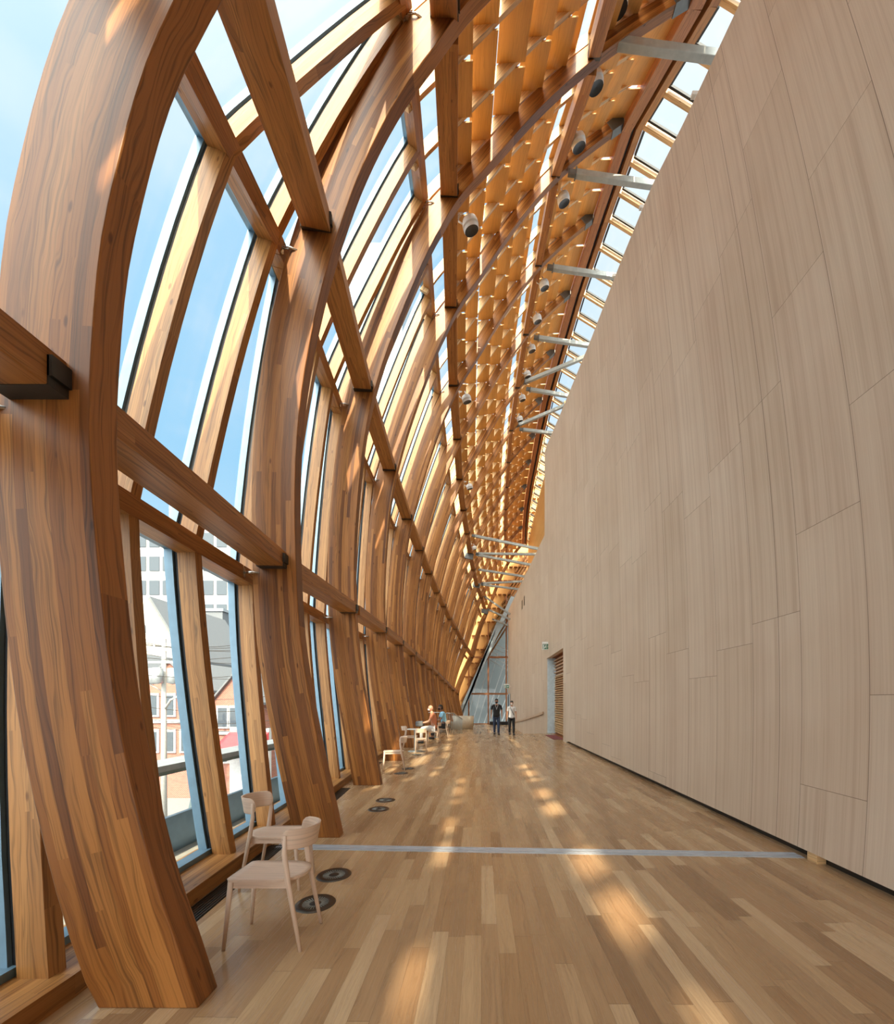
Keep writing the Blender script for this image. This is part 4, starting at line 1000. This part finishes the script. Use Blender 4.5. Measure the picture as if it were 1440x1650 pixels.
# church
ch = empty('church', (-37.5, 46, -6.2)); tag(ch, 'pale stone church gable with arched windows and slate roof', 'church')
mb = MB(); w, h, hh = 3.9, 13.0, 19.4
A = [(-w, 0, 0), (w, 0, 0), (w, 0, h), (0, 0, hh), (-w, 0, h)]; B = [(x, 14, z) for x, y, z in A]
mb.quad(A); mb.quad(B[::-1])
for k in range(5): mb.quad([A[k], A[(k+1) % 5], B[(k+1) % 5], B[k]])
mb.build('walls', 'stone', ch)
mb = MB()
for s_ in (-1, 1): mb.hexa([(0, .35, hh), (0, .35, hh+.3), (s_*(w+.4), .35, h-.35), (s_*(w+.4), .35, h-.65)], [(0, 14, hh), (0, 14, hh+.3), (s_*(w+.4), 14, h-.35), (s_*(w+.4), 14, h-.65)])
mb.build('roof', 'slate', ch)
for x, z, w_, h_ in ((-.3, 14.4, .35, 1.8), (.3, 8.6, .9, 2.2), (-2.2, 6, .6, 2.5), (2.2, 6, .6, 2.5)):
    mb = MB(); n = 10; pts = [(x-w_/2, -.05, z), (x+w_/2, -.05, z)]+[(x+w_/2*math.cos(math.pi*k/n), -.05, z+h_+w_/2*math.sin(math.pi*k/n)*1.3) for k in range(n+1)]
    mb.quad(pts); mb.quad([(a, .05, c) for a, b_, c in pts][::-1]); mb.build('window', 'darkglass', ch)
mb = MB(); mb.box((w-.2, -.6, 0), (w+1.3, 1, 15.5)); mb.build('buttress', 'stone', ch)
rh_ = [(-27.5, -22.6, 33, 'brick', 2.6, 'red brick house with white trimmed gable seen low in the first window bay'), (-22.2, -18.6, 34, 'brick', 1.6, 'narrow red brick house seen through the second low pane'), (-33.6, -28.0, 34, 'stone', 3.5, 'pale stone house left of the red brick house')]
for x0, x1, y0, mt, z1, lb in rh_:
    root = empty('house', ((x0+x1)/2, y0, -6.2)); tag(root, lb, 'house'); w = (x1-x0)/2; h = z1+6.2
    A = [(-w, 0, 0), (w, 0, 0), (w, 0, h), (0, 0, h+2.2), (-w, 0, h)]; B = [(x, 9, z) for x, y, z in A]; mb = MB(); mb.quad(A); mb.quad(B[::-1])
    for k in range(5): mb.quad([A[k], A[(k+1) % 5], B[(k+1) % 5], B[k]])
    mb.build('walls', mt, root)
    mb = MB()
    for s_ in (-1, 1): mb.hexa([(0, -.3, h+2.2), (0, -.3, h+2.4), (s_*(w+.3), -.3, h-.1), (s_*(w+.3), -.3, h-.3)], [(0, 9, h+2.2), (0, 9, h+2.4), (s_*(w+.3), 9, h-.1), (s_*(w+.3), 9, h-.3)])
    mb.build('roof', 'slate', root)
    for x in (-w*.55, 0, w*.55):
        for z in (h-2.1, h-5.0):
            mb = MB(); mb.box((x-.52, -.12, z-.15), (x+.52, 0, z+1.75)); f = mb.build('window_frame', 'offwhite', root)
            mb = MB(); mb.box((x-.36, -.16, z), (x+.36, -.1, z+1.55)); mb.build('pane', 'darkglass', f)
    mb = MB(); mb.box((-w-.05, -.15, h-2.75), (w+.05, 0, h-2.45)); mb.build('cornice', 'offwhite', root)
aw = empty('awning', (-18.9, 31, -3.2)); tag(aw, 'red shop awning seen low through the second pane', 'awning')
mb = MB(); mb.hexa([(-1.6, 0, 1.1), (1.6, 0, 1.1), (1.6, 2.4, 2.3), (-1.6, 2.4, 2.3)], [(-1.6, 0, .9), (1.6, 0, .9), (1.6, 2.4, .9), (-1.6, 2.4, .9)]); mb.build('canopy', 'red', aw)
mb = MB(); mb.box((-1.6, 2.4, -3), (1.6, 2.8, 2.6)); mb.build('shopfront', 'offwhite', aw)
up = empty('utility_pole', (-20.9, 27, -6.2)); tag(up, 'pale utility pole with crossarms, transformers and wires across the street', 'utility pole')
mb = MB(); mb.tube([(0, 0, 0), (0, 0, 12.6)], [.19, .13], 10); mb.build('pole', 'pave', up)
for z, w in ((11.9, 1.2), (11.1, 1.4), (10.3, 1.0)): mb = MB(); mb.box((-w, -.07, z), (w, .07, z+.14)); mb.build('crossarm', 'pave', up)
for z, w in ((12.04, 1.2), (11.24, 1.4)):
    for q in (-1, -.5, .5, 1): mb = MB(); mb.lathe([(.05, 0), (.09, .06), (.05, .12), (.09, .18), (.04, .28), (0, .28)], (q*(w-.1), 0, z), n=10); mb.build('insulator', 'white', up)
for x, y in ((-.62, -.1), (.65, -.1), (0, -.55)): mb = MB(); mb.lathe([(0, 1.1), (.3, 1.05), (.32, .1), (0, 0)], (x, y, 8.9), n=14); mb.build('transformer', 'cap', up)
mb = MB(); mb.tube([(0, 0, 7.2), (.6, -.2, 7.9), (1.5, -.5, 8.2)], .07, 8); mb.tube([(0, 0, 8.4), (-.9, -.2, 9.0)], .04, 8); mb.build('bracket', 'pave', up)
for k, (z, x) in enumerate(((12.3, -1.1), (12.3, -.5), (12.3, .5), (12.3, 1.1), (11.5, -1.3), (11.5, 1.3), (10.4, -.8), (10.4, .8), (9.0, 0), (8.2, 0), (7.4, 0), (6.9, 0))):
    mb = MB(); mb.tube([(x*.6+(f-.3)*16, x, z-1.1*(1-(2*f-1)**2)) for f in [q/10 for q in range(0, 11)]], .018, 5); mb.build('wire', 'grille', up)
for (px0, px1, pt, Y, lb, nm) in ((563, 648, 395, 190, 'hazy glass skyscraper seen through the panes beyond the second rib', 'skyscraper'), (272, 303, 757, 120, 'blue glass tower tip above the first lower purlin', 'glass_tower'), (342, 366, 905, 95, 'slim pale tower with spire seen through the second low pane', 'slim_tower')):
    a, b_ = at(px0, pt, Y), at(px1, pt, Y); root = empty(nm, ((a.x+b_.x)/2, Y, -6.2)); tag(root, lb, 'tower'); w = b_.x-a.x; h = a.z+6.2
    mb = MB(); mb.box((-w/2, 0, 0), (w/2, w, h)); mb.build('shaft', 'tower', root); mb = MB(); mb.box((-w*.3, w*.2, h), (w*.3, w*.8, h*1.03)); mb.build('crown', 'offwhite', root)
